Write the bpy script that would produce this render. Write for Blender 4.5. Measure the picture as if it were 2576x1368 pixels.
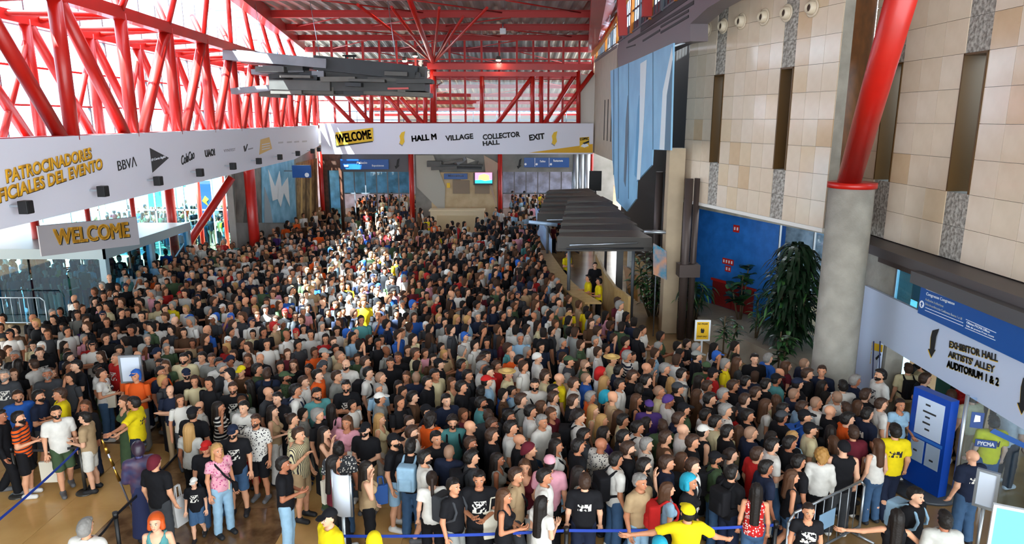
import bpy, bmesh, math, random
import numpy as np
from mathutils import Vector, Matrix
for _o in list(bpy.data.objects): bpy.data.objects.remove(_o)
scn = bpy.context.scene
COL = scn.collection
random.seed(7); RNG = np.random.default_rng(11)

# ---------------------------------------------------------------- camera
F_PX, CX, CY, CAM_H = 1750.0, 1288.0, 684.0, 7.0
PITCH = math.radians(12.38)
cd = bpy.data.cameras.new('camera'); cam = bpy.data.objects.new('camera', cd); COL.objects.link(cam)
cam.location = (0, 0, CAM_H); cam.rotation_euler = (math.pi/2 - PITCH, 0, 0)
cd.sensor_width = 36; cd.lens = F_PX/2576*36; cd.clip_start = 0.1; cd.clip_end = 400
scn.camera = cam
# ---------------------------------------------------------------- sky, sun, exposure
w = bpy.data.worlds.new('sky'); scn.world = w; w.use_nodes = True
bg = w.node_tree.nodes['Background']
bg.inputs[0].default_value = (0.86, 0.94, 1.0, 1); bg.inputs[1].default_value = 4.6
sl = bpy.data.lights.new('sun', 'SUN'); sun = bpy.data.objects.new('sun', sl); COL.objects.link(sun)
sl.energy = 55; sl.angle = math.radians(0.6); sl.color = (1, 0.93, 0.82)
SUN_DIR = Vector((1.0, 0.75, -1.95)).normalized()
sun.rotation_euler = SUN_DIR.to_track_quat('-Z', 'Y').to_euler(); sun.location = (-30, -5, 40)
vs = scn.view_settings
vs.view_transform = 'Standard'; vs.look = 'None'; vs.gamma = 1; vs.use_curve_mapping = False
vs.exposure = 0.82

# ---------------------------------------------------------------- pixel helpers
_cp, _sp = math.cos(PITCH), math.sin(PITCH)
def ray(px, py):
    u, v = px - CX, CY - py
    return Vector((u, F_PX*_cp + v*_sp, -F_PX*_sp + v*_cp))
def P(px, py, X=None, Y=None, z=None, line=None):
    """point where the ray of a pixel meets a plane of the place: X=, Y=, z= or line=((x0,y0),(x1,y1)) a vertical wall"""
    r = ray(px, py)
    if z is not None: t = (z - CAM_H)/r.z
    elif Y is not None: t = Y/r.y
    elif X is not None: t = X/r.x
    else:
        (x0, y0), (x1, y1) = line
        nx, ny = (y1-y0), -(x1-x0)
        t = (nx*x0 + ny*y0)/(nx*r.x + ny*r.y)
    return Vector((r.x*t, r.y*t, CAM_H + r.z*t))
def to_px(p):
    x, y, z = p[0], p[1], p[2]-CAM_H
    d = y*_cp - z*_sp; v = y*_sp + z*_cp
    return CX + F_PX*x/d, CY - F_PX*v/d

# ---------------------------------------------------------------- materials
def lin(h):
    h = h.lstrip('#'); out = []
    for i in (0, 2, 4):
        c = int(h[i:i+2], 16)/255
        out.append(c/12.92 if c <= .04045 else ((c+.055)/1.055)**2.4)
    return tuple(out) + (1,)
MATS = {}
def M(name, hexc, rough=.6, metal=0, var=0, scale=4, bump=0, bscale=None, hex2=None, emit=0, coat=0, spec=.5):
    if name in MATS: return MATS[name]
    m = bpy.data.materials.new(name); m.use_nodes = True; nt = m.node_tree
    b = nt.nodes['Principled BSDF']; c = lin(hexc)
    b.inputs['Base Color'].default_value = c; b.inputs['Roughness'].default_value = rough
    b.inputs['Metallic'].default_value = metal; b.inputs['Coat Weight'].default_value = coat
    b.inputs['Specular IOR Level'].default_value = spec
    m.diffuse_color = c
    if emit:
        b.inputs['Emission Color'].default_value = c; b.inputs['Emission Strength'].default_value = emit
    if var or bump:
        tc = nt.nodes.new('ShaderNodeTexCoord'); n = nt.nodes.new('ShaderNodeTexNoise')
        n.inputs['Scale'].default_value = scale; n.inputs['Detail'].default_value = 5
        nt.links.new(tc.outputs['Object'], n.inputs['Vector'])
        if var:
            r = nt.nodes.new('ShaderNodeValToRGB')
            c2 = lin(hex2) if hex2 else tuple(x*(1-var) for x in c[:3]) + (1,)
            r.color_ramp.elements[0].color = c2; r.color_ramp.elements[1].color = c
            r.color_ramp.elements[0].position = .36; r.color_ramp.elements[1].position = .64
            nt.links.new(n.outputs['Fac'], r.inputs['Fac']); nt.links.new(r.outputs['Color'], b.inputs['Base Color'])
        if bump:
            n2 = n
            if bscale:
                n2 = nt.nodes.new('ShaderNodeTexNoise'); n2.inputs['Scale'].default_value = bscale
                n2.inputs['Detail'].default_value = 3
                nt.links.new(tc.outputs['Object'], n2.inputs['Vector'])
            bp = nt.nodes.new('ShaderNodeBump'); bp.inputs['Strength'].default_value = bump
            bp.inputs['Distance'].default_value = .02
            nt.links.new(n2.outputs['Fac'], bp.inputs['Height']); nt.links.new(bp.outputs['Normal'], b.inputs['Normal'])
    MATS[name] = m; return m
def glass(name, tint='#eaf6ff', refl=.08, rough=.02):
    if name in MATS: return MATS[name]
    m = bpy.data.materials.new(name); m.use_nodes = True; nt = m.node_tree
    for n in list(nt.nodes): nt.nodes.remove(n)
    o = nt.nodes.new('ShaderNodeOutputMaterial'); mx = nt.nodes.new('ShaderNodeMixShader')
    t = nt.nodes.new('ShaderNodeBsdfTransparent'); g = nt.nodes.new('ShaderNodeBsdfGlossy')
    t.inputs[0].default_value = lin(tint); g.inputs['Roughness'].default_value = rough
    lw_ = nt.nodes.new('ShaderNodeLayerWeight'); lw_.inputs['Blend'].default_value = .5
    pw_ = nt.nodes.new('ShaderNodeMath'); pw_.operation = 'POWER'; pw_.inputs[1].default_value = 4
    ma_ = nt.nodes.new('ShaderNodeMath'); ma_.operation = 'MULTIPLY_ADD'; ma_.inputs[1].default_value = .5; ma_.inputs[2].default_value = refl*.35
    nt.links.new(lw_.outputs['Facing'], pw_.inputs[0]); nt.links.new(pw_.outputs[0], ma_.inputs[0]); nt.links.new(ma_.outputs[0], mx.inputs[0])
    nt.links.new(t.outputs[0], mx.inputs[1]); nt.links.new(g.outputs[0], mx.inputs[2])
    nt.links.new(mx.outputs[0], o.inputs[0])
    m.diffuse_color = lin(tint)[:3] + (.3,); MATS[name] = m; return m
RED = M('red_paint', '#b4180d', .4, var=.15, scale=1.2, coat=.1)
RED2 = M('red_paint_roof', '#a3150d', .55)
ORANGE = M('orange_paint', '#cf7a16', .45)
WHITE = M('white_vinyl', '#d9d9e4', .55)
BLACK = M('black_plastic', '#101114', .45)
INK = M('black_print', '#0b0b0c', .6)
GOLD = M('gold_print', '#d39a12', .55)
YEL = M('yellow_print', '#e3b81d', .55)
GREYM = M('grey_metal', '#6d6c6a', .4, .6)
STEEL = M('galvanised_steel', '#a9b0b6', .35, .8)
BLUE = M('blue_sign', '#0a4d97', .4)
WPRINT = M('white_print', '#e9eef5', .6)
CONC = M('concrete', '#9a968c', .75, var=.25, scale=2.5, bump=.25, bscale=30)
GLASS = glass('clear_glass'); GLASSB = glass('blue_tinted_glass', '#a9dcef')
SKINHEX = ['#cf9776', '#c68a69', '#b67a5a', '#d6a385', '#a2664a', '#7a4a31']

# ---------------------------------------------------------------- mesh helpers
def add(name, me, mat=None, parent=None, loc=None):
    o = bpy.data.objects.new(name, me); COL.objects.link(o)
    if mat is not None and len(me.materials) == 0: me.materials.append(mat)
    if parent is not None: o.parent = parent
    if loc is not None: o.location = loc
    return o
def empty(name, loc=(0, 0, 0), parent=None):
    o = bpy.data.objects.new(name, None); COL.objects.link(o); o.location = loc; o.empty_display_size = .2
    if parent is not None: o.parent = parent
    return o
def tag(o, label=None, cat=None, group=None, kind=None):
    if label: o['label'] = label
    if cat: o['category'] = cat
    if group: o['group'] = group
    if kind: o['kind'] = kind
    return o
def rel(o, parent):
    """parent with the child's world place kept (parents are never rotated here unless they carry their children)"""
    o.parent = parent; o.matrix_parent_inverse = wmat(parent).inverted(); return o
def wmat(o): return wmat(o.parent) @ o.matrix_parent_inverse @ o.matrix_basis if o.parent else o.matrix_basis.copy()
def mesh(name, vs, fs, smooth=False):
    me = bpy.data.meshes.new(name); me.from_pydata([tuple(v) for v in vs], [], fs); me.update()
    if smooth: me.polygons.foreach_set('use_smooth', [True]*len(me.polygons))
    return me
def fast_mesh(name, V, Q, smooth=True, mats=None, midx=None):
    me = bpy.data.meshes.new(name); V = np.asarray(V, np.float32); Q = np.asarray(Q, np.int32)
    k = Q.shape[1]
    me.vertices.add(len(V)); me.vertices.foreach_set('co', V.ravel())
    me.loops.add(Q.size); me.loops.foreach_set('vertex_index', Q.ravel())
    me.polygons.add(len(Q)); me.polygons.foreach_set('loop_start', np.arange(len(Q), dtype=np.int32)*k)
    me.polygons.foreach_set('loop_total', np.full(len(Q), k, np.int32))
    if smooth: me.polygons.foreach_set('use_smooth', np.ones(len(Q), bool))
    for m in (mats or []): me.materials.append(m)
    if midx is not None: me.polygons.foreach_set('material_index', np.asarray(midx, np.int32))
    me.update(calc_edges=True); me.validate(); return me
def bevel_mesh(me, wdt, seg=2):
    bm = bmesh.new(); bm.from_mesh(me)
    bmesh.ops.bevel(bm, geom=bm.edges[:], offset=wdt, segments=seg, affect='EDGES', profile=.7)
    bm.to_mesh(me); bm.free(); return me
BOXF = [(0, 3, 2, 1), (4, 5, 6, 7), (0, 1, 5, 4), (1, 2, 6, 5), (2, 3, 7, 6), (3, 0, 4, 7)]
def box(name, lo, hi, mat, parent=None, bevel=0):
    lo, hi = Vector(lo), Vector(hi); c = (lo+hi)/2; h = (hi-lo)/2
    vs = [(sx*h.x, sy*h.y, sz*h.z) for sz in (-1, 1) for sx, sy in ((-1, -1), (1, -1), (1, 1), (-1, 1))]
    me = mesh(name, vs, BOXF)
    if bevel: bevel_mesh(me, bevel)
    o = add(name, me, mat, None, c)
    if parent is not None: rel(o, parent)
    return o
def frame_of(p0, p1, up=(0, 0, 1)):
    d = (Vector(p1)-Vector(p0)); L = d.length; d.normalize(); up = Vector(up)
    if abs(d.dot(up)) > .98: up = Vector((0, 1, 0))
    s = d.cross(up).normalized(); u = d.cross(s).normalized()
    return d, s, u, L
def tube(name, p0, p1, r, mat, parent=None, n=12, r1=None, caps=True):
    d, s, u, L = frame_of(p0, p1); r1 = r if r1 is None else r1
    vs = []
    for rr, k in ((r, 0), (r1, 1)):
        for i in range(n):
            a = 2*math.pi*i/n
            vs.append((rr*math.cos(a), rr*math.sin(a), k*L))
    fs = [(i, (i+1) % n, n+(i+1) % n, n+i) for i in range(n)]
    me = bpy.data.meshes.new(name)
    me.from_pydata(vs, [], fs + ([tuple(range(n-1, -1, -1)), tuple(range(n, 2*n))] if caps else []))
    for i, p in enumerate(me.polygons): p.use_smooth = i < n
    o = add(name, me, mat)
    o.matrix_world = mat4(s, u, d, p0)
    if parent is not None: rel(o, parent)
    return o
def mat4(x, y, z, p):
    m = Matrix.Identity(4)
    for i, v in enumerate((x, y, z)):
        m[0][i], m[1][i], m[2][i] = v[0], v[1], v[2]
    m[0][3], m[1][3], m[2][3] = p[0], p[1], p[2]; return m
def beam(name, p0, p1, wd, ht, mat, parent=None, up=(0, 0, 1)):
    d, s, u, L = frame_of(p0, p1, up)
    vs = [(sx*wd/2, sy*ht/2, k*L) for k in (0, 1) for sx, sy in ((-1, -1), (1, -1), (1, 1), (-1, 1))]
    o = add(name, mesh(name, vs, BOXF), mat); o.matrix_world = mat4(s, u, d, p0)
    if parent is not None: rel(o, parent)
    return o
def ibeam(name, p0, p1, wd, ht, tf, mat, parent=None):
    d, s, u, L = frame_of(p0, p1); vs = []; fs = []
    for cx, cy, w2, h2 in ((0, ht/2-tf/2, wd, tf), (0, -ht/2+tf/2, wd, tf), (0, 0, tf, ht-2*tf)):
        b = len(vs)
        vs += [(cx+sx*w2/2, cy+sy*h2/2, k*L) for k in (0, 1) for sx, sy in ((-1, -1), (1, -1), (1, 1), (-1, 1))]
        fs += [tuple(b+i for i in f) for f in BOXF]
    o = add(name, mesh(name, vs, fs), mat); o.matrix_world = mat4(s, u, d, p0)
    if parent is not None: rel(o, parent)
    return o
def prism(name, pts, depth, mat, parent=None):
    """polygon (world points, planar) extruded by the vector depth"""
    pts = [Vector(p) for p in pts]; depth = Vector(depth); n = len(pts); o0 = sum(pts, Vector())/n
    vs = [p-o0 for p in pts] + [p+depth-o0 for p in pts]
    fs = [tuple(range(n)), tuple(range(2*n-1, n-1, -1))] + [(i, n+i, n+(i+1) % n, (i+1) % n) for i in range(n)]
    me = mesh(name, vs, fs); bm = bmesh.new(); bm.from_mesh(me)
    bmesh.ops.recalc_face_normals(bm, faces=bm.faces); bm.to_mesh(me); bm.free()
    o = add(name, me, mat, None, o0)
    if parent is not None: rel(o, parent)
    return o
_txt = {}
def text(string, org, right, up, height, mat, parent=None, width=None, bold=.02, shear=0, depth=.006, name='lettering', spacing=1.0):
    """lettering: lower left corner at org, running along right, capital height = height, optional fitted width"""
    c = bpy.data.curves.new('t', 'FONT'); c.body = string; c.size = 1; fat = bold if 'M' in string.upper() else 0; c.offset = 0 if fat else bold; c.shear = shear
    c.extrude = 0; c.resolution_u = 3; c.space_character = spacing; c.space_line = .95
    to = bpy.data.objects.new('t', c)
    me = bpy.data.meshes.new_from_object(to)
    bpy.data.objects.remove(to); bpy.data.curves.remove(c)
    V = np.empty(len(me.vertices)*3); me.vertices.foreach_get('co', V); V = V.reshape(-1, 3)
    if len(V) == 0: return None
    V[:, 0] -= V[:, 0].min()
    V[:, 1] -= V[:, 1].min(); sc = height/max(V[:, 1].max(), 1e-4)
    V *= sc
    if width: V[:, 0] *= width/max(V[:, 0].max(), 1e-4)
    me.vertices.foreach_set('co', V.ravel())
    bm = bmesh.new(); bm.from_mesh(me)
    bmesh.ops.remove_doubles(bm, verts=bm.verts, dist=1e-5)
    if fat:      # thicken the strokes by laying shifted copies of the letters over each other
        src = bm.faces[:] + bm.edges[:] + bm.verts[:]; k_ = fat*sc
        for dx, dy in ((k_, k_), (-k_, -k_), (k_, -k_), (-k_, k_)):
            g = bmesh.ops.duplicate(bm, geom=src)['geom']
            bmesh.ops.translate(bm, verts=[v for v in g if isinstance(v, bmesh.types.BMVert)], vec=(dx, dy, 0))
    r = bmesh.ops.extrude_face_region(bm, geom=bm.faces[:])
    bmesh.ops.translate(bm, verts=[g for g in r['geom'] if isinstance(g, bmesh.types.BMVert)], vec=(0, 0, depth))
    bmesh.ops.recalc_face_normals(bm, faces=bm.faces); bm.to_mesh(me); bm.free(); me.update()
    me.materials.clear(); me.name = name
    R = Vector(right).normalized(); U = Vector(up).normalized(); N = R.cross(U)
    o = add(name, me, mat); o.matrix_world = mat4(R, U, N, org)
    if parent is not None: rel(o, parent)
    return o
def flat(name, pts2, org, right, up, mat, parent=None, depth=.006, off=0):
    """flat print: polygon in the (right, up) plane of a sign, thin real thickness"""
    R = Vector(right).normalized(); U = Vector(up).normalized(); N = R.cross(U); org = Vector(org)
    return prism(name, [org + R*a + U*b + N*off for a, b in pts2], N*depth, mat, parent)
def rect2(a0, b0, a1, b1): return [(a0, b0), (a1, b0), (a1, b1), (a0, b1)]
def disc2(a, b, r, n=20): return [(a+r*math.cos(2*math.pi*i/n), b+r*math.sin(2*math.pi*i/n)) for i in range(n)]
def revolve(name, prof, mat, parent=None, loc=(0, 0, 0), n=20, axis=None):
    vs = []; fs = []; k = len(prof)
    for i in range(n):
        a = 2*math.pi*i/n
        for r, z in prof: vs.append((r*math.cos(a), r*math.sin(a), z))
    for i in range(n):
        for j in range(k-1):
            a, b = i*k+j, ((i+1) % n)*k+j
            fs.append((a, b, b+1, a+1))
    me = mesh(name, vs, fs, True); o = add(name, me, mat)
    if axis is not None:
        d, s, u, L = frame_of((0, 0, 0), axis); o.matrix_world = mat4(s, u, d, loc)
    else: o.location = loc
    if parent is not None: rel(o, parent)
    return o
# ================================================================ the hall
def LX(Y): return -8.6 - .07*Y                       # inner plane of the left side
def CL(Y): return -10.8 - (.13 if Y > 29 else .2)*(Y-29)                # left edge of corrugated ceiling, unseen near part shaped for the sun patch
def CR(Y): return 3.35 + .1*(Y-29)                   # right edge
YF, ZC = 42.5, 11.6
LEFT = ((LX(0), 0), (LX(40), 40))
# ---- floor: slab, near tiles one by one
BEIGE = M('beige_marble', '#d3a869', .18, var=.12, scale=1.3, hex2='#c2965a', bump=.02)
BROWN = M('brown_marble', '#5d422b', .12, var=.5, scale=3.0, hex2='#8d6d4b')
GROUT = M('floor_joint', '#7a5c37', .6)
tag(box('floor', (-30, -4, -.3), (18, 80, -.012), M('floor_slab', '#a88a60', .2, var=.3, scale=.6, hex2='#8d6e48')), kind='structure')
floor = bpy.data.objects['floor']
def is_brown(x, y): return (-7.2 < x < -4.0) or (3.6 < x < 6.8) or (14.2 < y < 17.4)
_tile = {}
for i in range(-10, 11):
    for j in range(0, 6):
        x0, y0 = -7.2 + i*1.0667, 9.0 + j*1.3
        if x0 < -15 or x0 > 10.5: continue
        key = is_brown(x0+.5, y0+.65)
        if key not in _tile:
            me = mesh('tile', [(sx*.53, sy*.647, z) for z in (-.012, 0) for sx, sy in ((-1, -1), (1, -1), (1, 1), (-1, 1))], BOXF)
            me.materials.append(BROWN if key else BEIGE); _tile[key] = me
        rel(add('tile', _tile[key], None, None, (x0+.533, y0+.65, 0)), floor)
# ---- far floor bands beyond the tiles are part of the slab colour
# ---- left side: sill banner wall, glazing, trusses
lw = prism('wall_left_sun_block', [(LX(-8)-2.6, -8, 0), (LX(14.4)-2.6, 14.4, 0), (LX(14.4)-2.6, 14.4, ZC), (LX(-8)-2.6, -8, ZC)], (-.3, 0, 0), CONC)  # unseen solid wall added to set where the sun patch starts
tag(lw, kind='structure')
GX = lambda Y: LX(Y) - 2.4
MULL = M('grey_mullion', '#5c6066', .5, .3)
win = empty('window_1', (GX(26), 26, 6.6)); tag(win, kind='structure')
NZ = [6.4, 7.35, 8.3, 9.3, 10.4, 11.6]
ys = [14.5 + 1.32*k for k in range(23)]
for a, b in zip(ys[:-1], ys[1:]):
    for z0, z1 in zip(NZ[:-1], NZ[1:]):
        prism('pane', [(GX(a), a+.02, z0+.02), (GX(b), b-.02, z0+.02), (GX(b), b-.02, z1-.02), (GX(a), a+.02, z1-.02)], (-.02, 0, 0), GLASS, win)
for a in ys: beam('mullion', (GX(a), a, 6.4), (GX(a), a, ZC), .05, .07, MULL, win, up=(1, 0, 0))
for z in NZ[:-1]: beam('transom', (GX(ys[0]), ys[0], z), (GX(ys[-1]), ys[-1], z), .07, .05, RED2 if z < 9 else MULL, win)
# outer ledge between banner top and glazing
tag(prism('trim_1', [(LX(8)-.3, 8, 6.3), (LX(YF)-.3, YF, 6.3), (GX(YF)-.2, YF, 6.3), (GX(8)-.2, 8, 6.3)], (0, 0, .12), M('ledge_grey', '#8b8b90', .7)), kind='structure')
# under soffit
tag(prism('ceiling_soffit', [(LX(4)-.5, 4, 5.02), (LX(31)-.5, 31, 5.02), (-26, 31, 5.02), (-26, 4, 5.02)], (0, 0, .3), M('dark_soffit', '#26303a', .8)), kind='structure')
# roof glazing strip between glass wall and ceiling edge
rg = empty('window_2', (-11, 25, ZC)); tag(rg, kind='structure')
yy = [14.5 + 2.2*k for k in range(14)]
for a, b in zip(yy[:-1], yy[1:]):
    prism('pane', [(GX(a), a+.03, ZC), (GX(b), b-.03, ZC), (CL(b), b-.03, ZC+.05), (CL(a), a+.03, ZC+.05)], (0, 0, .02), GLASS, rg)
for a in yy: beam('mullion', (GX(a), a, ZC), (CL(a), a, ZC+.05), .06, .1, MULL, rg)
def truss_left(name, off, z0, z1, rad, label, posts, first_rev):
    t = empty(name, (LX(26)-off, 26, z0)); tag(t, label, 'truss')
    X = lambda y: LX(y) - off
    beam('top_chord', (X(9), 9, z1), (X(43), 43, z1), rad*1.9, rad*2.0, RED, t)
    beam('bottom_chord', (X(9), 9, z0), (X(43), 43, z0), rad*1.4, rad*1.4, RED, t)
    for k, y in enumerate(posts):
        tube('post', (X(y), y, z0), (X(y), y, z1), rad, RED, t, 12)
        if k+1 < len(posts):
            y2 = posts[k+1]
            if k < first_rev: tube('diagonal', (X(y+.15), y+.15, z1-.1), (X(y2-.4), y2-.4, z0), rad*.95, RED, t, 12)
            else: tube('diagonal', (X(y2-.15), y2-.15, z1-.1), (X(y+.5), y+.5, z0), rad*.95, RED, t, 12)
    return t
posts = [10.0, 12.95, 15.9, 18.85, 21.8, 24.75, 27.7, 30.65, 33.6, 36.55, 39.5, 42.4]
t1 = truss_left('lattice_truss', 0.15, 6.55, 9.65, .155, 'near red steel lattice truss standing on top of the sponsor banner', posts, 3)
t2 = truss_left('lattice_truss', 1.9, 6.45, 9.35, .13, 'outer red steel lattice truss close against the left glass wall', [p-1.2 for p in posts] + [43], 12)
for k, y in enumerate(posts[:-1]):          # cross bracing of the outer truss leans the other way
    tube('brace', (LX(y)-1.9, y+.2, 6.5), (LX(y+2.2)-1.9, y+2.0, 9.3), .08, RED, t2, 10)
lk = empty('truss_links', (LX(26)-1, 26, 9.5)); tag(lk, 'red steel tubes linking the two left trusses overhead', 'truss')
for k, y in enumerate(posts):
    tube('link', (LX(y)-.15, y, 9.62), (LX(y-.8)-1.9, y-.8, 9.38), .085, RED, lk, 10)
    if k: tube('link', (LX(y)-.15, y, 9.6), (LX(y-2)-1.9, y-2.2, 9.36), .07, RED, lk, 10)
# raking struts from truss to roof edge
rk = empty('roof_struts', (LX(26), 26, 9.6)); tag(rk, 'red raking steel struts rising from left truss to roof edge', 'truss')
for k, y in enumerate(posts[:-1]):
    tube('strut', (LX(y)-.15, y, 9.65), (LX(y+2.6)-1.7, y+2.6, 11.5), .1, RED, rk, 10)
    tube('strut', (LX(y)-.15, y, 9.65), (CL(y-1.2)+.1, y-1.2, 11.45), .085, RED, rk, 10)
# ---- corrugated ceiling, beams
CORR = M('corrugated_metal', '#8f8780', .5, .35, var=.12, scale=.8)
roof = empty('ceiling', (-4, 40, ZC)); tag(roof, kind='structure')
def RZ(y): return ZC if y <= 43.5 else ZC - 3.9*(y-43.5)/32.5
def corr(y0, y1):
    vs = []; fs = []; x = -24.0; k = 0; pr = [0, .1, .1, 0]
    xs = np.arange(-24, 14, .14)
    def cl(x, y): return min(max(x, CL(min(y, 60))), CR(y)+1.0)
    for i, x in enumerate(xs):
        z = ZC + (.0 if (i//1) % 4 in (0, 1) else .09)
        vs += [(cl(x, y0), y0, z-ZC+RZ(y0)), (cl(x, y1), y1, z-ZC+RZ(y1))]
        if i: b = 2*i; fs.append((b-2, b-1, b+1, b))
    return mesh('roof_sheet', vs, fs)
for a, b in [(3+4.5*k, 7.5+4.5*k) for k in range(9)] + [(43.5+4.65*k, 48.15+4.65*k) for k in range(7)]:
    rel(add('roof_sheet', corr(a, b), CORR), roof)
tag(box('roof_sun_block', (-14, -10, ZC+.3), (14, 14.4, ZC+.5), CONC), kind='structure')  # out of view, added to block top light and sun near the camera
tag(prism('roof_sun_block_right', [(1, 14, ZC+.3), (14, 14, ZC+.3), (14, 25.5, ZC+.3), (1, 25.5, ZC+.3)], (0, 0, .2), CONC), kind='structure')  # unseen slab added to keep the sun off the right stone walls
bms = empty('roof_beams', (-4, 40.8, 11.3)); tag(bms, 'red steel purlins under the corrugated roof', 'beam')
for k in range(-8, 9):
    y = 40.8 - 4.5*k
    if y < 5: continue
    ibeam('purlin', (CL(min(y, 60)), y, RZ(y)-.15), (CR(y), y, RZ(y)-.15), .2, .3, .04, RED2, bms)
    for q in (.25, .5, .75):
        xm = CL(min(y, 60))*(1-q) + CR(y)*q
        if y < 60: tube('tie_rod', (xm, y, RZ(y)-.3), (xm+(3.2 if k % 2 else -3.2), y+4.5, RZ(y+4.5)-.1), .03, RED2, bms, 8)
eb = beam('edge_beam', (CL(6), 6, ZC-.25), (CL(44), 44, ZC-.25), .45, .6, RED); tag(eb, 'heavy red edge beam along left side of roof', 'beam')
eb = beam('edge_beam', (CR(6), 6, ZC-.3), (CR(44), 44, ZC-.3), .5, .7, RED); tag(eb, 'heavy red edge beam along right side of roof', 'beam')
# ---- far gable: glass with red grid, second hall behind
gw = empty('window_3', (-4, 43.4, 6.8)); tag(gw, kind='structure')
gx = [P(px, 200, Y=43.4).x for px in (640, 690, 742, 795, 838, 876, 916, 957, 1000, 1047, 1090, 1132, 1170, 1212, 1256, 1300, 1341, 1380, 1416, 1456, 1490)]
gz = [6.8, 8.1, 9.35, 10.5, ZC]
for a, b in zip(gx[:-1], gx[1:]):
    for z0, z1 in zip(gz[:-1], gz[1:]):
        box('pane', (a+.05, 43.39, z0+.03), (b-.05, 43.41, z1-.03), GLASS, gw)
for i, x in enumerate(gx): beam('mullion', (x, 43.4, 6.8), (x, 43.4, ZC), .1 if i % 3 else .2, .12, RED2, gw, up=(1, 0, 0))
for z in gz: beam('transom', (gx[0], 43.36, z), (gx[-1], 43.36, z), .06, .07, RED2, gw)
tr = empty('gable_truss', (0, 42.8, 6.8)); tag(tr, 'red steel truss standing above the far welcome banner', 'truss')
def gp(px, py): return P(px, py, Y=42.75)
beam('top_chord', gp(1075, 167), gp(1492, 169), .35, .35, RED, tr)
beam('lower_chord', gp(1090, 186), gp(1450, 187), .3, .25, RED, tr)
for px in (934, 962, 1070, 1212, 1340, 1362, 1455):
    tube('post', gp(px, 312), gp(px, 180 if px > 1080 else 215), .13, RED, tr)
for a, b in (((1346, 185), (1250, 312)), ((1446, 188), (1368, 312)), ((1491, 182), (1395, 312)), ((812, 232), (892, 312)), ((868, 236), (935, 312)), ((972, 240), (1034, 312)), ((1008, 246), (1066, 312))):
    tube('diagonal', gp(*a), gp(*b), .13, RED, tr)
# tree column with spreading arms
tc = empty('tree_column', P(1090, 312, Y=43.0)); tag(tc, 'red steel tree column with arms spreading to the ceiling', 'column')
node = P(1090, 158, Y=43.0)
tube('post', P(1090, 308, Y=43.0), node, .2, RED, tc, 14)
for px, py in ((1026, -12), (1105, 20), (1165, 42), (1225, 20), (985, 18), (900, 12), (1135, 72), (1052, 60)):
    tube('arm', node, P(px, py, z=ZC-.3), .14 if py < 0 else .07, RED, tc, 10, .1 if py < 0 else .06)
# second hall behind the gable: side glass is open sky, a white rail and back wall
tag(box('wall_far_hall', (-12, 76, 0), (14, 76.3, 7.4), M('far_hall_wall', '#8d8680', .7)), kind='structure')
rl = empty('balcony_rail', (-4, 46, 6.9)); tag(rl, 'grey balcony rail behind the far gable glass', 'railing')
for z in (6.95, 7.5): beam('rail', (-13, 46, z), (5, 46, z), .06, .06, STEEL, rl)
for k in range(13): tube('baluster', (-13+1.5*k, 46, 6.8), (-13+1.5*k, 46, 7.5), .025, STEEL, rl, 8)
tag(box('floor_gallery', (-14, 43.6, 6.5), (6, 60, 6.8), CONC), kind='structure')

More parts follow.
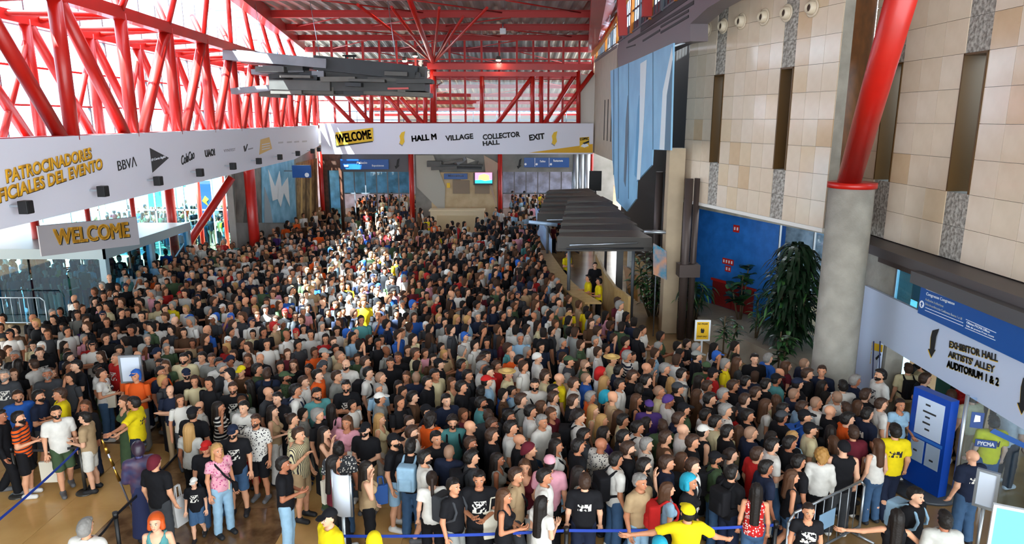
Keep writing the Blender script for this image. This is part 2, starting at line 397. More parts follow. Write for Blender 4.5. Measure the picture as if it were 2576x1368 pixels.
# ---- right side: upper stone walls
STONE = [M('stone_%d' % i, h, .14, var=.1, scale=1.6, hex2=h2) for i, (h, h2) in enumerate((
    ('#d9c9b4', '#cfbea8'), ('#d6c2a6', '#ccb699'), ('#dccdbb', '#d2c1ad'), ('#cdb393', '#c3a888'), ('#d8c7b2', '#cdbaa3')))]
GRAN = M('rough_granite', '#b3aea6', .85, var=.45, scale=14, hex2='#6f6a63', bump=.6, bscale=22)
BRONZE = M('bronze_reveal', '#5a3f1c', .4, .3)
def stone_wall(name, A, B, z0, z1, ncol, nrow, slots, label_side):
    """wall from A (near) to B (far), facing the hall; slots: list of (col, row0, row1)"""
    A, B = Vector(A + (0,)), Vector(B + (0,)); d = (B-A).normalized(); L = (B-A).length
    n = Vector((-abs(d.y), -d.x if d.y > 0 else d.x, 0)); n = Vector((-d.y, d.x, 0)) if Vector((-d.y, d.x, 0)).x < 0 else Vector((d.y, -d.x, 0))
    root = empty(name, A + Vector((0, 0, z0))); tag(root, kind='structure')
    cw, rh = L/ncol, (z1-z0)/nrow; cache = {}
    def q(s, z, off): return A + d*s + Vector((0, 0, z)) + n*off
    slot_cols = {c: (a, b) for c, a, b in slots}
    # backing in strips so that the slots stay open
    for c in range(ncol):
        spans = [(0, nrow)] if c not in slot_cols else [(0, slot_cols[c][0]), (slot_cols[c][1], nrow)]
        for a, b in spans:
            prism('backing', [q(c*cw, z0+a*rh, -.02), q((c+1)*cw, z0+a*rh, -.02), q((c+1)*cw, z0+b*rh, -.02), q(c*cw, z0+b*rh, -.02)], -n*.28, CONC, root)
        if c in slot_cols:
            a, b = slot_cols[c]; za, zb = z0+a*rh, z0+b*rh
            for s in (c*cw, (c+1)*cw-.04):
                prism('reveal', [q(s, za, .03), q(s+.04, za, .03), q(s+.04, zb, .03), q(s, zb, .03)], -n*.62, BRONZE, root)
            prism('reveal', [q(c*cw, zb-.04, .03), q((c+1)*cw, zb-.04, .03), q((c+1)*cw, zb, .03), q(c*cw, zb, .03)], -n*.62, BRONZE, root)
            prism('pane', [q(c*cw+.04, za, -.5), q((c+1)*cw-.04, za, -.5), q((c+1)*cw-.04, zb-.04, -.5), q(c*cw+.04, zb-.04, -.5)], -n*.02, GLASS, root)
    for c in range(ncol):
        for r in range(nrow):
            if c in slot_cols and slot_cols[c][0] <= r < slot_cols[c][1]: continue
            gran = c in slot_cols
            m = GRAN if gran else STONE[random.choice((0, 0, 0, 1, 2, 2, 2, 4, 4, 4, 3))]
            key = m.name
            if key not in cache:
                vs = [v for o_ in (-.02, (.0 if gran else .012)) for v in (d*.004+n*o_+Vector((0, 0, .004)), d*(cw-.004)+n*o_+Vector((0, 0, .004)), d*(cw-.004)+n*o_+Vector((0, 0, rh-.004)), d*.004+n*o_+Vector((0, 0, rh-.004)))]
                me = mesh('stone_slab', vs, BOXF); bm = bmesh.new(); bm.from_mesh(me); bmesh.ops.recalc_face_normals(bm, faces=bm.faces); bm.to_mesh(me); bm.free()
                me.materials.append(m); cache[key] = me
            rel(add('stone_slab', cache[key], None, None, q(c*cw, z0+r*rh, 0)), root)
    return root, q, n, d
W1A, W1B = (7.42, 16.43), (5.576, 22.79)
w1, q1, n1, d1 = stone_wall('wall_right', W1A, W1B, 4.456, 10.816, 13, 10, [(3, 2, 6), (9, 2, 6)], 'r')
W2A, W2B = (9.06, 7.95), (8.9, 17.9)
w2, q2, n2, d2 = stone_wall('wall_right_near', W2A, W2B, 4.2, 10.98, 14, 10, [(8, 2, 6), (12, 2, 6)], 'r')
prism('stone_return', [(7.42, 16.43, 4.456), (8.88, 17.9, 4.456), (8.88, 17.9, 10.8), (7.42, 16.43, 10.8)], (.1, .3, 0), M('brown_wood_panel', '#7a4a20', .5, var=.3, scale=3, hex2='#5e3815'), w1)
prism('edge_trim', [q1(0, 4.36, .02), q1(6.62, 4.36, .02), q1(6.62, 4.456, .02), q1(0, 4.456, .02)], -n1*.3, M('white_trim', '#d8d5cf', .5), w1)
# air nozzles on the stone walls
NOZ = M('cream_nozzle', '#cdbfa8', .4)
for i, (px, py) in enumerate(((1744, 85), (1783, 74), (1823, 66), (1868, 54), (1925, 43), (1983, 33), (2047, 20), (2196, 5))):
    p = P(px, py, line=(W1A, W1B) if i < 7 else (W2A, W2B)); n = n1 if i < 7 else n2
    e = empty('air_nozzle', p); words = ['first', 'second', 'third', 'fourth', 'fifth', 'sixth', 'seventh']
    tag(e, ('%s round cream air nozzle from the left on the stone wall' % words[i]) if i < 7 else 'round cream air nozzle behind the red sloping strut', 'air vent', 'air nozzles on the stone walls')
    revolve('flange', [(0, .02), (.17, .02), (.21, .03), (.22, .05), (.19, .06), (.16, .05)], NOZ, e, p, 24, n)
    sn_ = revolve('snout', [(.16, .03), (.15, .12), (.12, .17), (.1, .18), (.085, .12), (0, .11)], NOZ, e, p, 24, n)
    revolve('mouth', [(0, .125), (.083, .125)], M('dark_hole', '#3a2a20', .8), sn_, p, 20, n)
# wall behind the slots: a lit corridor with daylight beyond
tag(box('wall_right_corridor', (12.5, 4, 4.3), (12.7, 30, 7.2), M('corridor_wall', '#8d8a84', .7)), kind='structure')
tag(prism('floor_corridor', [(9.4, 4, 4.0), (13, 4, 4.0), (13, 25, 4.0), (6.0, 25, 4.0), (8.4, 18.3, 4.0)], (0, 0, .12), CONC), kind='structure')
# shade of the recess behind the blue hanging, put into near-black wall colour
DARK = M('recess_shade', '#1a1716', .7)
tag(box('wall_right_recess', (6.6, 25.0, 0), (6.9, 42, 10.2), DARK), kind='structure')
tag(prism('wall_right_return', [(5.58, 22.82, 0), (6.65, 25.2, 0), (6.65, 25.2, 10.8), (5.58, 22.82, 10.8)], (.1, -.04, 0), DARK), kind='structure')  # added panel closing the recess, shade in its dark colour
# bulkhead above the hanging
BULK = M('mauve_grey_metal', '#6f666a', .45, .2)
bk = prism('bulkhead', [P(x, y, X=4.95) for x, y in ((1552, 130), (1560, 82), (1640, 20), (1700, -40), (1880, -40), (1780, 20), (1736, 60), (1736, 104), (1700, 110), (1556, 182))], (.5, 0, 0), BULK)
tag(bk, 'mauve grey metal bulkhead above the light blue hanging', 'bulkhead')
for a, b, wd in (((1580, 106), (1745, 6), .1), ((1617, 103), (1660, 76), .07), ((1662, 68), (1732, 27), .07), ((1662, 82), (1732, 41), .07), ((1576, 120), (1598, 113), .05), ((1612, 72), (1740, -20), .28)):
    beam('groove', P(*a, X=4.94), P(*b, X=4.94), .02, wd, INK, bk)
# clerestory right with orange frames
cw_ = empty('window_4', (4.9, 36, 10)); tag(cw_, kind='structure')
CLX = 4.93
for k in range(12):
    y = 20 + 2*k; x = CLX
    beam('frame_post', (x, y, 10.45), (x, y, 13.2), .2 if k % 2 else .08, .16, ORANGE if k % 2 else MULL, cw_, up=(1, 0, 0))
    if k == 11: break
    for j in range(4):
        prism('pane', [(x, y+.06+.5*j, 10.5), (x, y+.46+.5*j, 10.5), (x, y+.46+.5*j, 13.1), (x, y+.06+.5*j, 13.1)], (.02, 0, 0), GLASS, cw_)
        if j: beam('bar', (x, y+.5*j, 10.5), (x, y+.5*j, 13.1), .04, .04, MULL, cw_, up=(1, 0, 0))
for z in (10.5, 11.3, 12.2, 13.1): beam('transom', (CLX, 20, z), (CLX, 42.2, z), .05, .06, MULL, cw_)
fc = prism('roof_fascia', [(CR(14)+.2, 14, ZC-.5), (CR(43)+.2, 43, ZC-.5), (CLX-.05, 43, 11.7), (CLX-.05, 14, 13.3)], (0, .0, .12), RED); tag(fc, 'wide red curved fascia between the roof and right clerestory windows', 'fascia')
ar = empty('orange_arch', (CLX-.15, 32, 12)); tag(ar, 'orange arched rail above the right clerestory windows', 'beam')
prev = None
for k in range(9):
    y = 43-2.6*k; q = Vector((CLX-.16, y, 10.75+.11*k+.028*k*k))
    if prev is not None: beam('segment', prev, q, .16, .2, ORANGE, ar)
    prev = q
tag(beam('roof_post', P(1567, 90, Y=27), P(1561, -40, Y=27), .3, .3, RED), 'left of two red posts beside the right clerestory windows', 'column')
tag(beam('roof_post', P(1627, 42, Y=25), P(1630, -60, Y=25), .3, .3, RED), 'right of two red posts beside the right clerestory windows', 'column')
# far right stone wall with slits
fr = empty('wall_right_far', (4.9, 38, 0)); tag(fr, kind='structure')
FS = M('pale_stone', '#b5a793', .5, var=.1, scale=2)
SL = 34.2
box('slab', (4.95, SL, 5.0), (5.3, 43.3, 10.3), FS, fr)
box('slab', (4.93, SL, 10.3), (5.3, 43.3, 10.45), M('grey_cap', '#6b6462', .6), fr)
for k in range(3): box('slit', (4.93, 35.4+1.3*k, 5.9), (4.96, 35.55+1.3*k, 8.0), DARK, fr)
box('return', (4.0, 43.0, 5.0), (4.95, 43.3, 9.6), M('white_return', '#cfcac2', .6), fr)
# ---- right side, lower: column, strut
cl = empty('concrete_column', (7.38, 15.15, 0)); tag(cl, 'round bare concrete column carrying the red sloping strut', 'column')
revolve('shaft', [(.46, 0), (.46, 5.55), (0, 5.55)], CONC, cl, (7.38, 15.15, 0), 40)
revolve('collar', [(.0, 5.67), (.5, 5.67), (.5, 5.55), (.46, 5.55)], RED, cl, (7.38, 15.15, 0), 40)
st = tube('sloping_strut', (7.28, 15.1, 5.69), (5.98, 11.1, 9.47), .24, RED, None, 32); tag(st, 'thick red steel strut leaning out from the concrete column', 'column')
# ---- blue wall, planter, door
BL0, BL1 = P(1738, 745, z=.6), P(2060, 845, z=.6)
bl = (BL0.xy[:], BL1.xy[:])
BD = (BL1-BL0); BD.z = 0; BDn = BD.normalized(); BN = Vector((BDn.y, -BDn.x, 0)); BN = BN if BN.y < 0 else -BN
def bq(s, z, off=0): return Vector((BL0.x, BL0.y, 0)) + BDn*s + Vector((0, 0, z)) + BN*off
BLEN = BD.length; SPL = (P(1962, 600, line=bl)-Vector((BL0.x, BL0.y, 0))); SPL.z = 0; SPL = SPL.length
BLUEW = M('blue_wall_paint', '#2a78cf', .5, var=.18, scale=3, hex2='#1f66b8')
wb = prism('wall_blue', [bq(-.6, 0), bq(SPL, 0), bq(SPL, 4.9), bq(-.6, 4.9)], -BN*.25, BLUEW); tag(wb, kind='structure')
wg = empty('window_5', bq(SPL, .6)); tag(wg, kind='structure')
for k in range(2):
    a = SPL + k*(BLEN-SPL+.8)/2; b = a + (BLEN-SPL+.8)/2
    prism('pane', [bq(a+.03, .6), bq(b-.03, .6), bq(b-.03, 4.9), bq(a+.03, 4.9)], -BN*.02, GLASS, wg)
    beam('mullion', bq(a, .6), bq(a, 4.9), .06, .06, STEEL, wg, up=(1, 0, 0))
tag(box('wall_tree_stand_in', (7, 27.5, 0), (22, 27.8, 5.5), M('tree_stand_in', '#4c5a63', .8, var=.6, scale=2.5, hex2='#8a97a3')), kind='structure')  # added dark wall standing in for trees, so the glass reads darker
d_ = empty('door_1', bq(1.6, .6)); tag(d_, kind='structure')
REDD = M('red_door', '#7a1b1a', .5)
def bs(px): 
    v = P(px, 750, line=bl)-Vector((BL0.x, BL0.y, 0)); v.z = 0; return v.length
sa, sb = bs(1794), bs(1898)
prism('leaf', [bq(sa, .6, .03), bq((sa+sb)/2-.01, .6, .03), bq((sa+sb)/2-.01, 1.45, .03), bq(sa, 1.45, .03)], BN*.04, REDD, d_)
prism('leaf', [bq((sa+sb)/2+.01, .6, .03), bq(sb, .6, .03), bq(sb, 1.45, .03), bq((sa+sb)/2+.01, 1.45, .03)], BN*.04, REDD, d_)
prism('frame', [bq(sa-.08, 1.45, .02), bq(sb+.08, 1.45, .02), bq(sb+.08, 1.53, .02), bq(sa-.08, 1.53, .02)], BN*.07, M('red_frame', '#b0231d', .5), d_)
PLS = M('planter_stone', '#a39a88', .6, var=.2, scale=2)
pc0, pc1 = P(1755, 797, z=.7), P(2045, 938, z=.7)
pw = prism('planter_wall', [(pc0.x, pc0.y, 0), (pc1.x, pc1.y, 0), (pc1.x, pc1.y, .7), (pc0.x, pc0.y, .7)], (.28, .12, 0), PLS); tag(pw, 'low pale stone planter wall in front of the blue wall', 'planter')
tag(prism('floor_planter', [(pc0.x+.25, pc0.y, .35), (pc1.x+.25, pc1.y, .35), bq(BLEN+.5, .35), bq(-.6, .35)], (0, 0, .22), PLS), kind='structure')
# ---- right piers by the dark recess
PIER = M('pier_stone', '#b09c80', .55, var=.12, scale=2)
BRM = M('brown_metal', '#4b3f3b', .5, .3)
pp = P(1690, 600, X=5.25)
pr_ = box('stone_pier', (5.0, pp.y-.25, 0), (5.5, pp.y+.25, 6.1), PIER); tag(pr_, 'pale stone pier standing right of the light blue hanging', 'pillar')
for i, (px, yy0) in enumerate(((1652, 24.6), (1726, 21.7))):
    e = P(px, 600, Y=yy0); cb = empty('steel_column', (e.x, e.y, 0))
    tag(cb, ['brown metal column left of the pale stone pier', 'brown metal column at the left edge of the blue wall'][i], 'column')
    tube('shaft', (e.x, e.y, 0), (e.x, e.y, 5.2), .13, BRM, cb, 16)
    tube('shaft', (e.x+.3, e.y+.15, 0), (e.x+.3, e.y+.15, 5.2), .1, BRM, cb, 16)
    box('band', (e.x-.2, e.y-.2, 2.1), (e.x+.45, e.y+.3, 2.5), BRM, cb)
# ---- exhibitor hall front (right foreground)
PX = 8.35
def ep(px, py, off=0): return P(px, py, X=PX-off)
ew = empty('wall_right_entrance', (PX, 15.5, 0)); tag(ew, kind='structure')
box('concrete_pier', (PX+.1, 14.95, 0), (PX+.5, 17.2, 3.97), CONC, ew)
box('lintel', (PX-.1, 3, 3.97), (PX+.8, 17.6, 4.18), M('dark_lintel', '#4a4444', .5), ew)
box('lintel', (PX+.02, 3, 3.82), (PX+.1, 15.6, 3.97), BRM, ew)
gpn = empty('window_6', (PX+.1, 10, 3.1)); tag(gpn, kind='structure')
for k in range(6):
    box('pane', (PX+.1, 14.9-1.6*(k+1)+.03, 3.1), (PX+.12, 14.9-1.6*k-.03, 3.82), GLASSB, gpn)
    box('mullion', (PX+.08, 14.9-1.6*k-.03, 3.1), (PX+.14, 14.9-1.6*k+.03, 3.82), STEEL, gpn)
# inner hall behind the entrance: lit room
tag(box('wall_inner_hall', (16, 4, 0), (16.3, 30, 6), M('inner_wall', '#7f8a96', .8)), kind='structure')
# ---- far wall under the banner
YB = 44.6
fw = empty('wall_far', (-4, YB, 0)); tag(fw, kind='structure')
GREYW = M('grey_plaster', '#8f8e8a', .75, var=.2, scale=1.2, hex2='#7b7b76')
DGREY = M('dark_lintel_grey', '#5e5c60', .7)
WOOD = M('brown_wood', '#5b3320', .55, var=.4, scale=5, hex2='#40230f')
BEIGEW = M('beige_cladding', '#c6ae86', .55, var=.15, scale=2, hex2='#b69c74')
def fx(px): return P(px, 450, Y=YB).x
def fz(py): return P(1200, py, Y=YB).z
box('slab', (fx(1044), YB, 0), (fx(1256), YB+.3, 5.4), GREYW, fw)
box('lintel', (fx(858), YB-.1, fz(432)), (fx(1030), YB+.3, 5.4), DGREY, fw)
box('lintel', (fx(1262), YB-.1, fz(432)), (fx(1445), YB+.3, 5.4), GREYW, fw)
box('slab', (fx(805), YB-.2, fz(428)), (fx(862), YB+.3, 5.4), WOOD, fw)
box('slab', (fx(805), YB-.2, 0), (fx(826), YB+.3, fz(428)), WOOD, fw)
box('pane', (fx(826), YB, 0), (fx(855), YB+.03, fz(428)), GLASSB, fw)
box('slab', (fx(855), YB-.2, 0), (fx(862), YB+.3, fz(428)), WOOD, fw)
for k, px in enumerate((1448, 1462, 1476)): tube('metal_pilaster', (fx(px), YB, 0), (fx(px), YB, 5.4), .22, STEEL, fw, 14)
box('slab', (fx(1440), YB+.2, 0), (fx(1545), YB+.5, 5.4), GREYW, fw)
for i, (a, b) in enumerate(((fx(862), fx(1030)), (fx(1264), fx(1442)))):
    dd = empty('door_%d' % (2+i), (a, YB+.1, 0)); tag(dd, kind='structure')
    n = 6
    for k in range(n):
        x0 = a + (b-a)*k/n; x1 = a + (b-a)*(k+1)/n
        box('pane', (x0+.04, YB+.12, 2.35), (x1-.04, YB+.14, fz(432)), GLASSB if i == 0 else GLASS, dd)
        beam('mullion', (x0, YB+.13, 0), (x0, YB+.13, fz(432)), .06, .06, MULL, dd, up=(1, 0, 0))
    beam('transom', (a, YB+.13, 2.35), (b, YB+.13, 2.35), .07, .07, MULL, dd)
# rooms beyond the two far entrances
tag(box('wall_far_room', (-20, 56, 0), (8, 56.3, 5.2), M('far_room_wall', '#7d6f73', .8, var=.4, scale=1.5, hex2='#a59aa8')), kind='structure')
tag(box('ceiling_far_room', (-20, YB+.4, 5.2), (8, 56, 5.4), GREYW), kind='structure')
# left far side wall (faces the hall)
SW = -12.5
sw = empty('wall_left_far', (SW, 37, 0)); tag(sw, kind='structure')
box('slab', (SW-.3, 31.2, 0), (SW, YB+.2, 5.2), GREYW, sw)
# beige reception niche
rc = empty('wall_reception', (-3.4, 43.4, 0)); tag(rc, kind='structure')
box('panel', (fx(1086), 44.2, 0), (fx(1250), 44.5, fz(432)), BEIGEW, rc)
for a, b, c, e in ((1140, 1160, 450, 485), (1160, 1182, 452, 485), (1195, 1232, 462, 485)):
    box('relief', (fx(a), 44.1, fz(e)), (fx(b), 44.2, fz(c)), M('taupe_relief', '#8d7a66', .7), rc)
prism('relief', [P(x, y, Y=44.1) for x, y in ((1046, 390), (1090, 390), (1120, 470), (1118, 540), (1048, 470))], (0, .12, 0), M('pale_relief', '#a9a69a', .7), rc)
prism('relief', [P(x, y, Y=43.9) for x, y in ((1217, 390), (1256, 412), (1238, 470), (1252, 530), (1222, 440))], (0, .2, 0), M('pink_relief', '#b39a86', .7), rc)
prism('relief', [P(x, y, Y=43.9) for x, y in ((1174, 396), (1196, 404), (1176, 411))], (0, .2, 0), M('light_relief', '#bdb9ae', .6), rc)
# ================================================================ banners and signs
def on_line(string, a, b, hpx, plane, N, mat, parent, bold=.02, shear=0, depth=.008, off=0, name='lettering', spacing=1.0):
    """lettering whose base line runs from pixel a to pixel b on a wall plane; hpx = capital height in pixels at a"""
    A, B = P(*a, **plane), P(*b, **plane); Tt = P(a[0], a[1]-hpx, **plane)
    R = (B-A); wdt = R.length; R.normalize(); N = Vector(N); U = N.cross(R).normalized()
    return text(string, A + N*off, R, U, abs((Tt-A).dot(U)), mat, parent, wdt, bold, shear, depth, name, spacing)
def shape(name, pxs, plane, N, mat, parent, depth=.008, off=0):
    N = Vector(N); return prism(name, [P(*q, **plane)+N*off for q in pxs], N*depth, mat, parent)
LN = Vector((1, .07, 0)).normalized(); LP = dict(line=LEFT)
lb = prism('sponsor_banner', [(LX(7), 7, 5.0), (LX(36), 36, 5.0), (LX(42.4), 42.4, 5.45), (LX(42.4), 42.4, 6.64), (LX(7), 7, 6.64)], (-.25, 0, 0), WHITE)
tag(lb, 'long white sponsor banner hung along the left side', 'banner')
for col, off, sh in ((INK, .004, 3), (GOLD, .014, 0)):
    on_line('PATROCINADORES', (15+sh*.5, 461+sh*.6), (231+sh*.5, 398+sh*.6), 36, LP, LN, col, lb, .035, .12, .01, off)
    on_line('OFICIALES DEL EVENTO', (-32+sh*.5, 520+sh*.6), (258+sh*.5, 424+sh*.6), 38, LP, LN, col, lb, .035, .12, .01, off)
on_line('BBVΛ', (297, 430), (344, 418), 27, LP, LN, INK, lb, .0, 0, .008, .004)
DG = M('charcoal_print', '#2b2b2d', .6)
shape('logo', [(376, 372), (383, 434), (424, 397)], LP, LN, DG, lb, .008, .004)
on_line('El Corte Inglés', (380, 407), (416, 398), 8, LP, LN, WPRINT, lb, .0, .3, .006, .013)
on_line('ColaCao', (457, 416), (490, 398), 25, LP, LN, INK, lb, .02, .35, .008, .004)
on_line('UAO!', (516, 396), (541, 391), 19, LP, LN, INK, lb, .05, .0, .008, .004)
GP = M('grey_print', '#8a8790', .6)
on_line('VYNTEST', (563, 383), (592, 379), 7, LP, LN, GP, lb, .0, 0, .006, .004)
shape('logo', [(612, 368), (615, 366), (618, 379), (615, 382)], LP, LN, INK, lb, .006, .004)
shape('logo', [(617, 376), (621, 362), (623, 363), (618, 381)], LP, LN, INK, lb, .006, .004)
shape('logo', [(624, 374), (636, 371), (636, 374), (624, 377)], LP, LN, GP, lb, .006, .004)
TAN = M('tan_print', '#d9b167', .6)
shape('logo', [(655, 351), (677, 345), (684, 374), (652, 389)], LP, LN, TAN, lb, .006, .004)
for a in (363, 369, 375): shape('logo_stripe', [(658, a), (678, a-4), (678, a-2), (658, a+2)], LP, LN, WHITE, lb, .006, .012)
for x in (700, 722, 740, 760): shape('logo', [(x, 361-(x-700)*.05), (x+12, 360-(x-700)*.05), (x+12, 356-(x-700)*.05), (x, 357-(x-700)*.05)], LP, LN, M('pale_grey_print', '#b4b2ba', .6), lb, .006, .004)
SPK = [(65, 521), (259, 481), (398, 455), (503, 434), (586, 418), (651, 405), (704, 395), (749, 386), (786, 380), (802, 376)]
ordn = ['first', 'second', 'third', 'fourth', 'fifth', 'sixth', 'seventh', 'eighth', 'ninth', 'tenth']
for i, (x, y) in enumerate(SPK):
    p = P(x, y, line=((LX(0)+.3, 0), (LX(40)+.3, 40)))
    e = empty('loudspeaker', p); tag(e, '%s black loudspeaker from the left along the sponsor banner' % ordn[i], 'loudspeaker', 'loudspeakers along the sponsor banner')
    m = M('black_cabinet', '#08080a', .5)
    c = box('cabinet', p+Vector((-.09, -.095, -.125)), p+Vector((.09, .095, .125)), m, e, .015)
    box('grille', p+Vector((.085, -.08, -.11)), p+Vector((.1, .08, .11)), M('black_grille', '#050506', .7), c)
    beam('bracket', p+Vector((-.3, 0, .02)), p+Vector((-.085, 0, .02)), .04, .04, STEEL, e)
FN = Vector((0, -1, 0)); FPl = dict(Y=42.35)
xl, xr = P(807, 350, Y=42.4).x, P(1492, 350, Y=42.4).x
fb = box('welcome_banner', (xl, 42.36, 4.95), (xr, 42.7, 6.76), WHITE); tag(fb, 'long white welcome and direction banner across the far end', 'banner')
shape('print', [(842, 339), (845, 370), (938, 357), (937, 353)], FPl, FN, INK, fb, .006, .002)
shape('print', [(844, 333), (938, 321), (940, 354), (847, 366)], FPl, FN, YEL, fb, .006, .01)
on_line('WELCOME', (850, 360), (935, 348), 22, FPl, FN, M('brown_print', '#3d2b12', .6), fb, .03, 0, .006, .018)
for s, a, b, h in (('HALL M', (1037, 356), (1098, 350), 14), ('VILLAGE', (1121, 355), (1191, 349), 14), ('COLLECTOR', (1215, 352), (1309, 344), 14), ('HALL', (1215, 367), (1257, 363), 12), ('EXIT', (1332, 354), (1371, 349), 15)):
    on_line(s, a, b, h, FPl, FN, INK, fb, .038, 0, .008, .002)
for x in (1005, 1388):
    shape('arrow', [(x-2, 362), (x+7, 368), (x+8, 365), (x, 360)], FPl, FN, GP, fb, .006, .002)
    shape('arrow', [(x, 342), (x+5, 333), (x+14, 330), (x+11, 345), (x+13, 356), (x+7, 365), (x, 360), (x+2, 352)], FPl, FN, YEL, fb, .006, .006)
shape('wedge', [(1330, 384), (1491, 362), (1491, 384)], FPl, FN, M('amber_print', '#d9a514', .6), fb, .006, .002)
shape('logo', [(1458, 346), (1482, 344), (1482, 371), (1458, 373)], FPl, FN, YEL, fb, .006, .012)
shape('logo', [(1465, 360), (1482, 353), (1482, 358), (1470, 363)], FPl, FN, INK, fb, .006, .02)
shape('logo', [(1460, 368), (1468, 361), (1478, 362), (1481, 367), (1470, 371)], FPl, FN, WPRINT, fb, .006, .02)
on_line('COMIC', (1459, 353), (1481, 351), 6, FPl, FN, INK, fb, .04, 0, .006, .02)
# ---------------------------------------------------------------- far end details
FY = dict(Y=44.4)
s1 = box('direction_sign', (fx(861), 44.3, fz(425)), (fx(981), 44.45, fz(400)), BLUE); tag(s1, 'blue direction sign over the left far entrance', 'sign')
on_line('Palacio', (898, 412), (924, 412), 6, dict(Y=44.28), FN, WPRINT, s1); on_line('Exposiciones', (936, 420), (966, 420), 6, dict(Y=44.28), FN, WPRINT, s1)
shape('pictogram', [(866, 419), (876, 419), (876, 415), (866, 415)], dict(Y=44.28), FN, WPRINT, s1)
s2 = box('direction_sign', (fx(1318), 44.3, fz(420)), (fx(1430), 44.45, fz(396)), BLUE); tag(s2, 'blue direction sign over the right far entrance', 'sign')
on_line('Salas', (1358, 408), (1372, 408), 5, dict(Y=44.28), FN, WPRINT, s2); on_line('Restaurante', (1392, 407), (1416, 407), 6, dict(Y=44.28), FN, WPRINT, s2)
for x in (1322, 1350, 1386): flat('pictogram', disc2(0, 0, .07), P(x, 413, Y=44.28), (1, 0, 0), (0, 0, 1), WPRINT, s2)
for x in (1345, 1381): shape('divider', [(x, 419), (x+1, 419), (x+1, 397), (x, 397)], dict(Y=44.28), FN, WPRINT, s2, .004)
for i, x in enumerate((996, 1303)):
    a = shape('arrow_sign', [(x, 425), (x-3, 417), (x+1, 417), (x+3, 402), (x+9, 398), (x+6, 416), (x+9, 416)], dict(Y=44.45), FN, INK, None, .03)
    tag(a, 'black arrow sign on the grey lintel over the %s far entrance' % ('left' if i == 0 else 'right'), 'sign')
for i, (x, r, words) in enumerate(((1035, .16, 'red steel post left of the far reception'), (1258, .14, 'red steel post right of the far reception'), (808, .14, 'red steel post at the far left corner'), (1488, .09, 'slim red post at the right end of the welcome banner'))):
    q = P(x, 450, Y=43.8); tag(tube('steel_post', (q.x, 43.8, 0), (q.x, 43.8, 5.2), r, RED, None, 16), words, 'column')
tv = box('wall_screen', (fx(1193), 43.7, fz(462)), (fx(1240), 43.8, fz(432)), BLACK, None, .02); tag(tv, 'bright pink and cyan wall screen by the far reception', 'screen')
shape('picture', [(1195, 461), (1238, 461), (1238, 434), (1195, 434)], dict(Y=43.69), FN, M('screen_pink', '#e77fae', .4, emit=1.3), tv, .004)
shape('picture', [(1202, 458), (1232, 458), (1230, 441), (1218, 437), (1205, 441)], dict(Y=43.68), FN, M('screen_yellow', '#f0d76a', .4, emit=1.3), tv, .004)
shape('picture', [(1195, 461), (1238, 461), (1238, 452), (1220, 455), (1210, 452), (1195, 453)], dict(Y=43.67), FN, M('screen_cyan', '#22c6d8', .4, emit=1.3), tv, .004)
s3 = box('direction_sign', (fx(1120), 43.8, fz(448)), (fx(1178), 43.9, fz(434)), BLUE); tag(s3, 'narrow dark blue sign hanging left of the wall screen', 'sign')
on_line('Información', (1128, 444), (1166, 444), 5, dict(Y=43.79), FN, WPRINT, s3)
s4 = box('yellow_notice', (fx(1126), 43.95, fz(470)), (fx(1134), 44.0, fz(458)), YEL); tag(s4, 'small yellow notice on the beige reception wall', 'sign')
# reception desk, stepped
rd = empty('reception_desk', (-3.5, 42.2, 0)); tag(rd, 'pale beige reception desk at the far end', 'desk')
dx0, dx1 = P(1082, 520, Y=42).x, P(1216, 520, Y=42).x
PB = M('pale_beige', '#d8c7a4', .5)
box('body', (dx0, 42, 0), (dx1, 42.9, 1.55), PB, rd); box('top', (dx0-.08, 41.92, 1.55), (dx1+.08, 42.95, 1.62), PB, rd)
box('panel', (dx0+.4, 41.96, .2), (dx1-.4, 42.0, 1.3), M('beige_panel', '#c9b48c', .5), rd)
# small hanging sculpture over reception
SG = [M('sculpture_grey_%d' % i, h, .55, .25, var=.2, scale=2) for i, h in enumerate(('#4f4c48', '#3c3b3a', '#5b564f', '#2c2d2f', '#77767a'))]
sc = empty('hanging_sculpture', P(1150, 415, Y=43)); tag(sc, 'small grey plate sculpture hanging over the far reception', 'sculpture')
for i, (a, b, wd, ht) in enumerate((((1075, 412), (1112, 412), .5, .35), ((1108, 416), (1215, 416), .35, .12), ((1118, 410), (1165, 402), .3, .15), ((1130, 422), (1212, 423), .5, .12), ((1150, 412), (1172, 398), .2, .2), ((1085, 424), (1150, 421), .4, .18))):
    beam('plate', P(*a, Y=43-.1*(i % 3)), P(*b, Y=43-.1*(i % 3)), wd, ht, SG[i % 5], sc)
for x in (1095, 1140, 1200): q = P(x, 414, Y=43); beam('bracket', q, (q.x, 44.6, q.z+.1), .06, .06, MULL, sc)
q = P(1150, 440, Y=43.9); beam('bracket', (q.x, 43.85, q.z), (q.x, 44.3, q.z), .06, .06, MULL, s3)
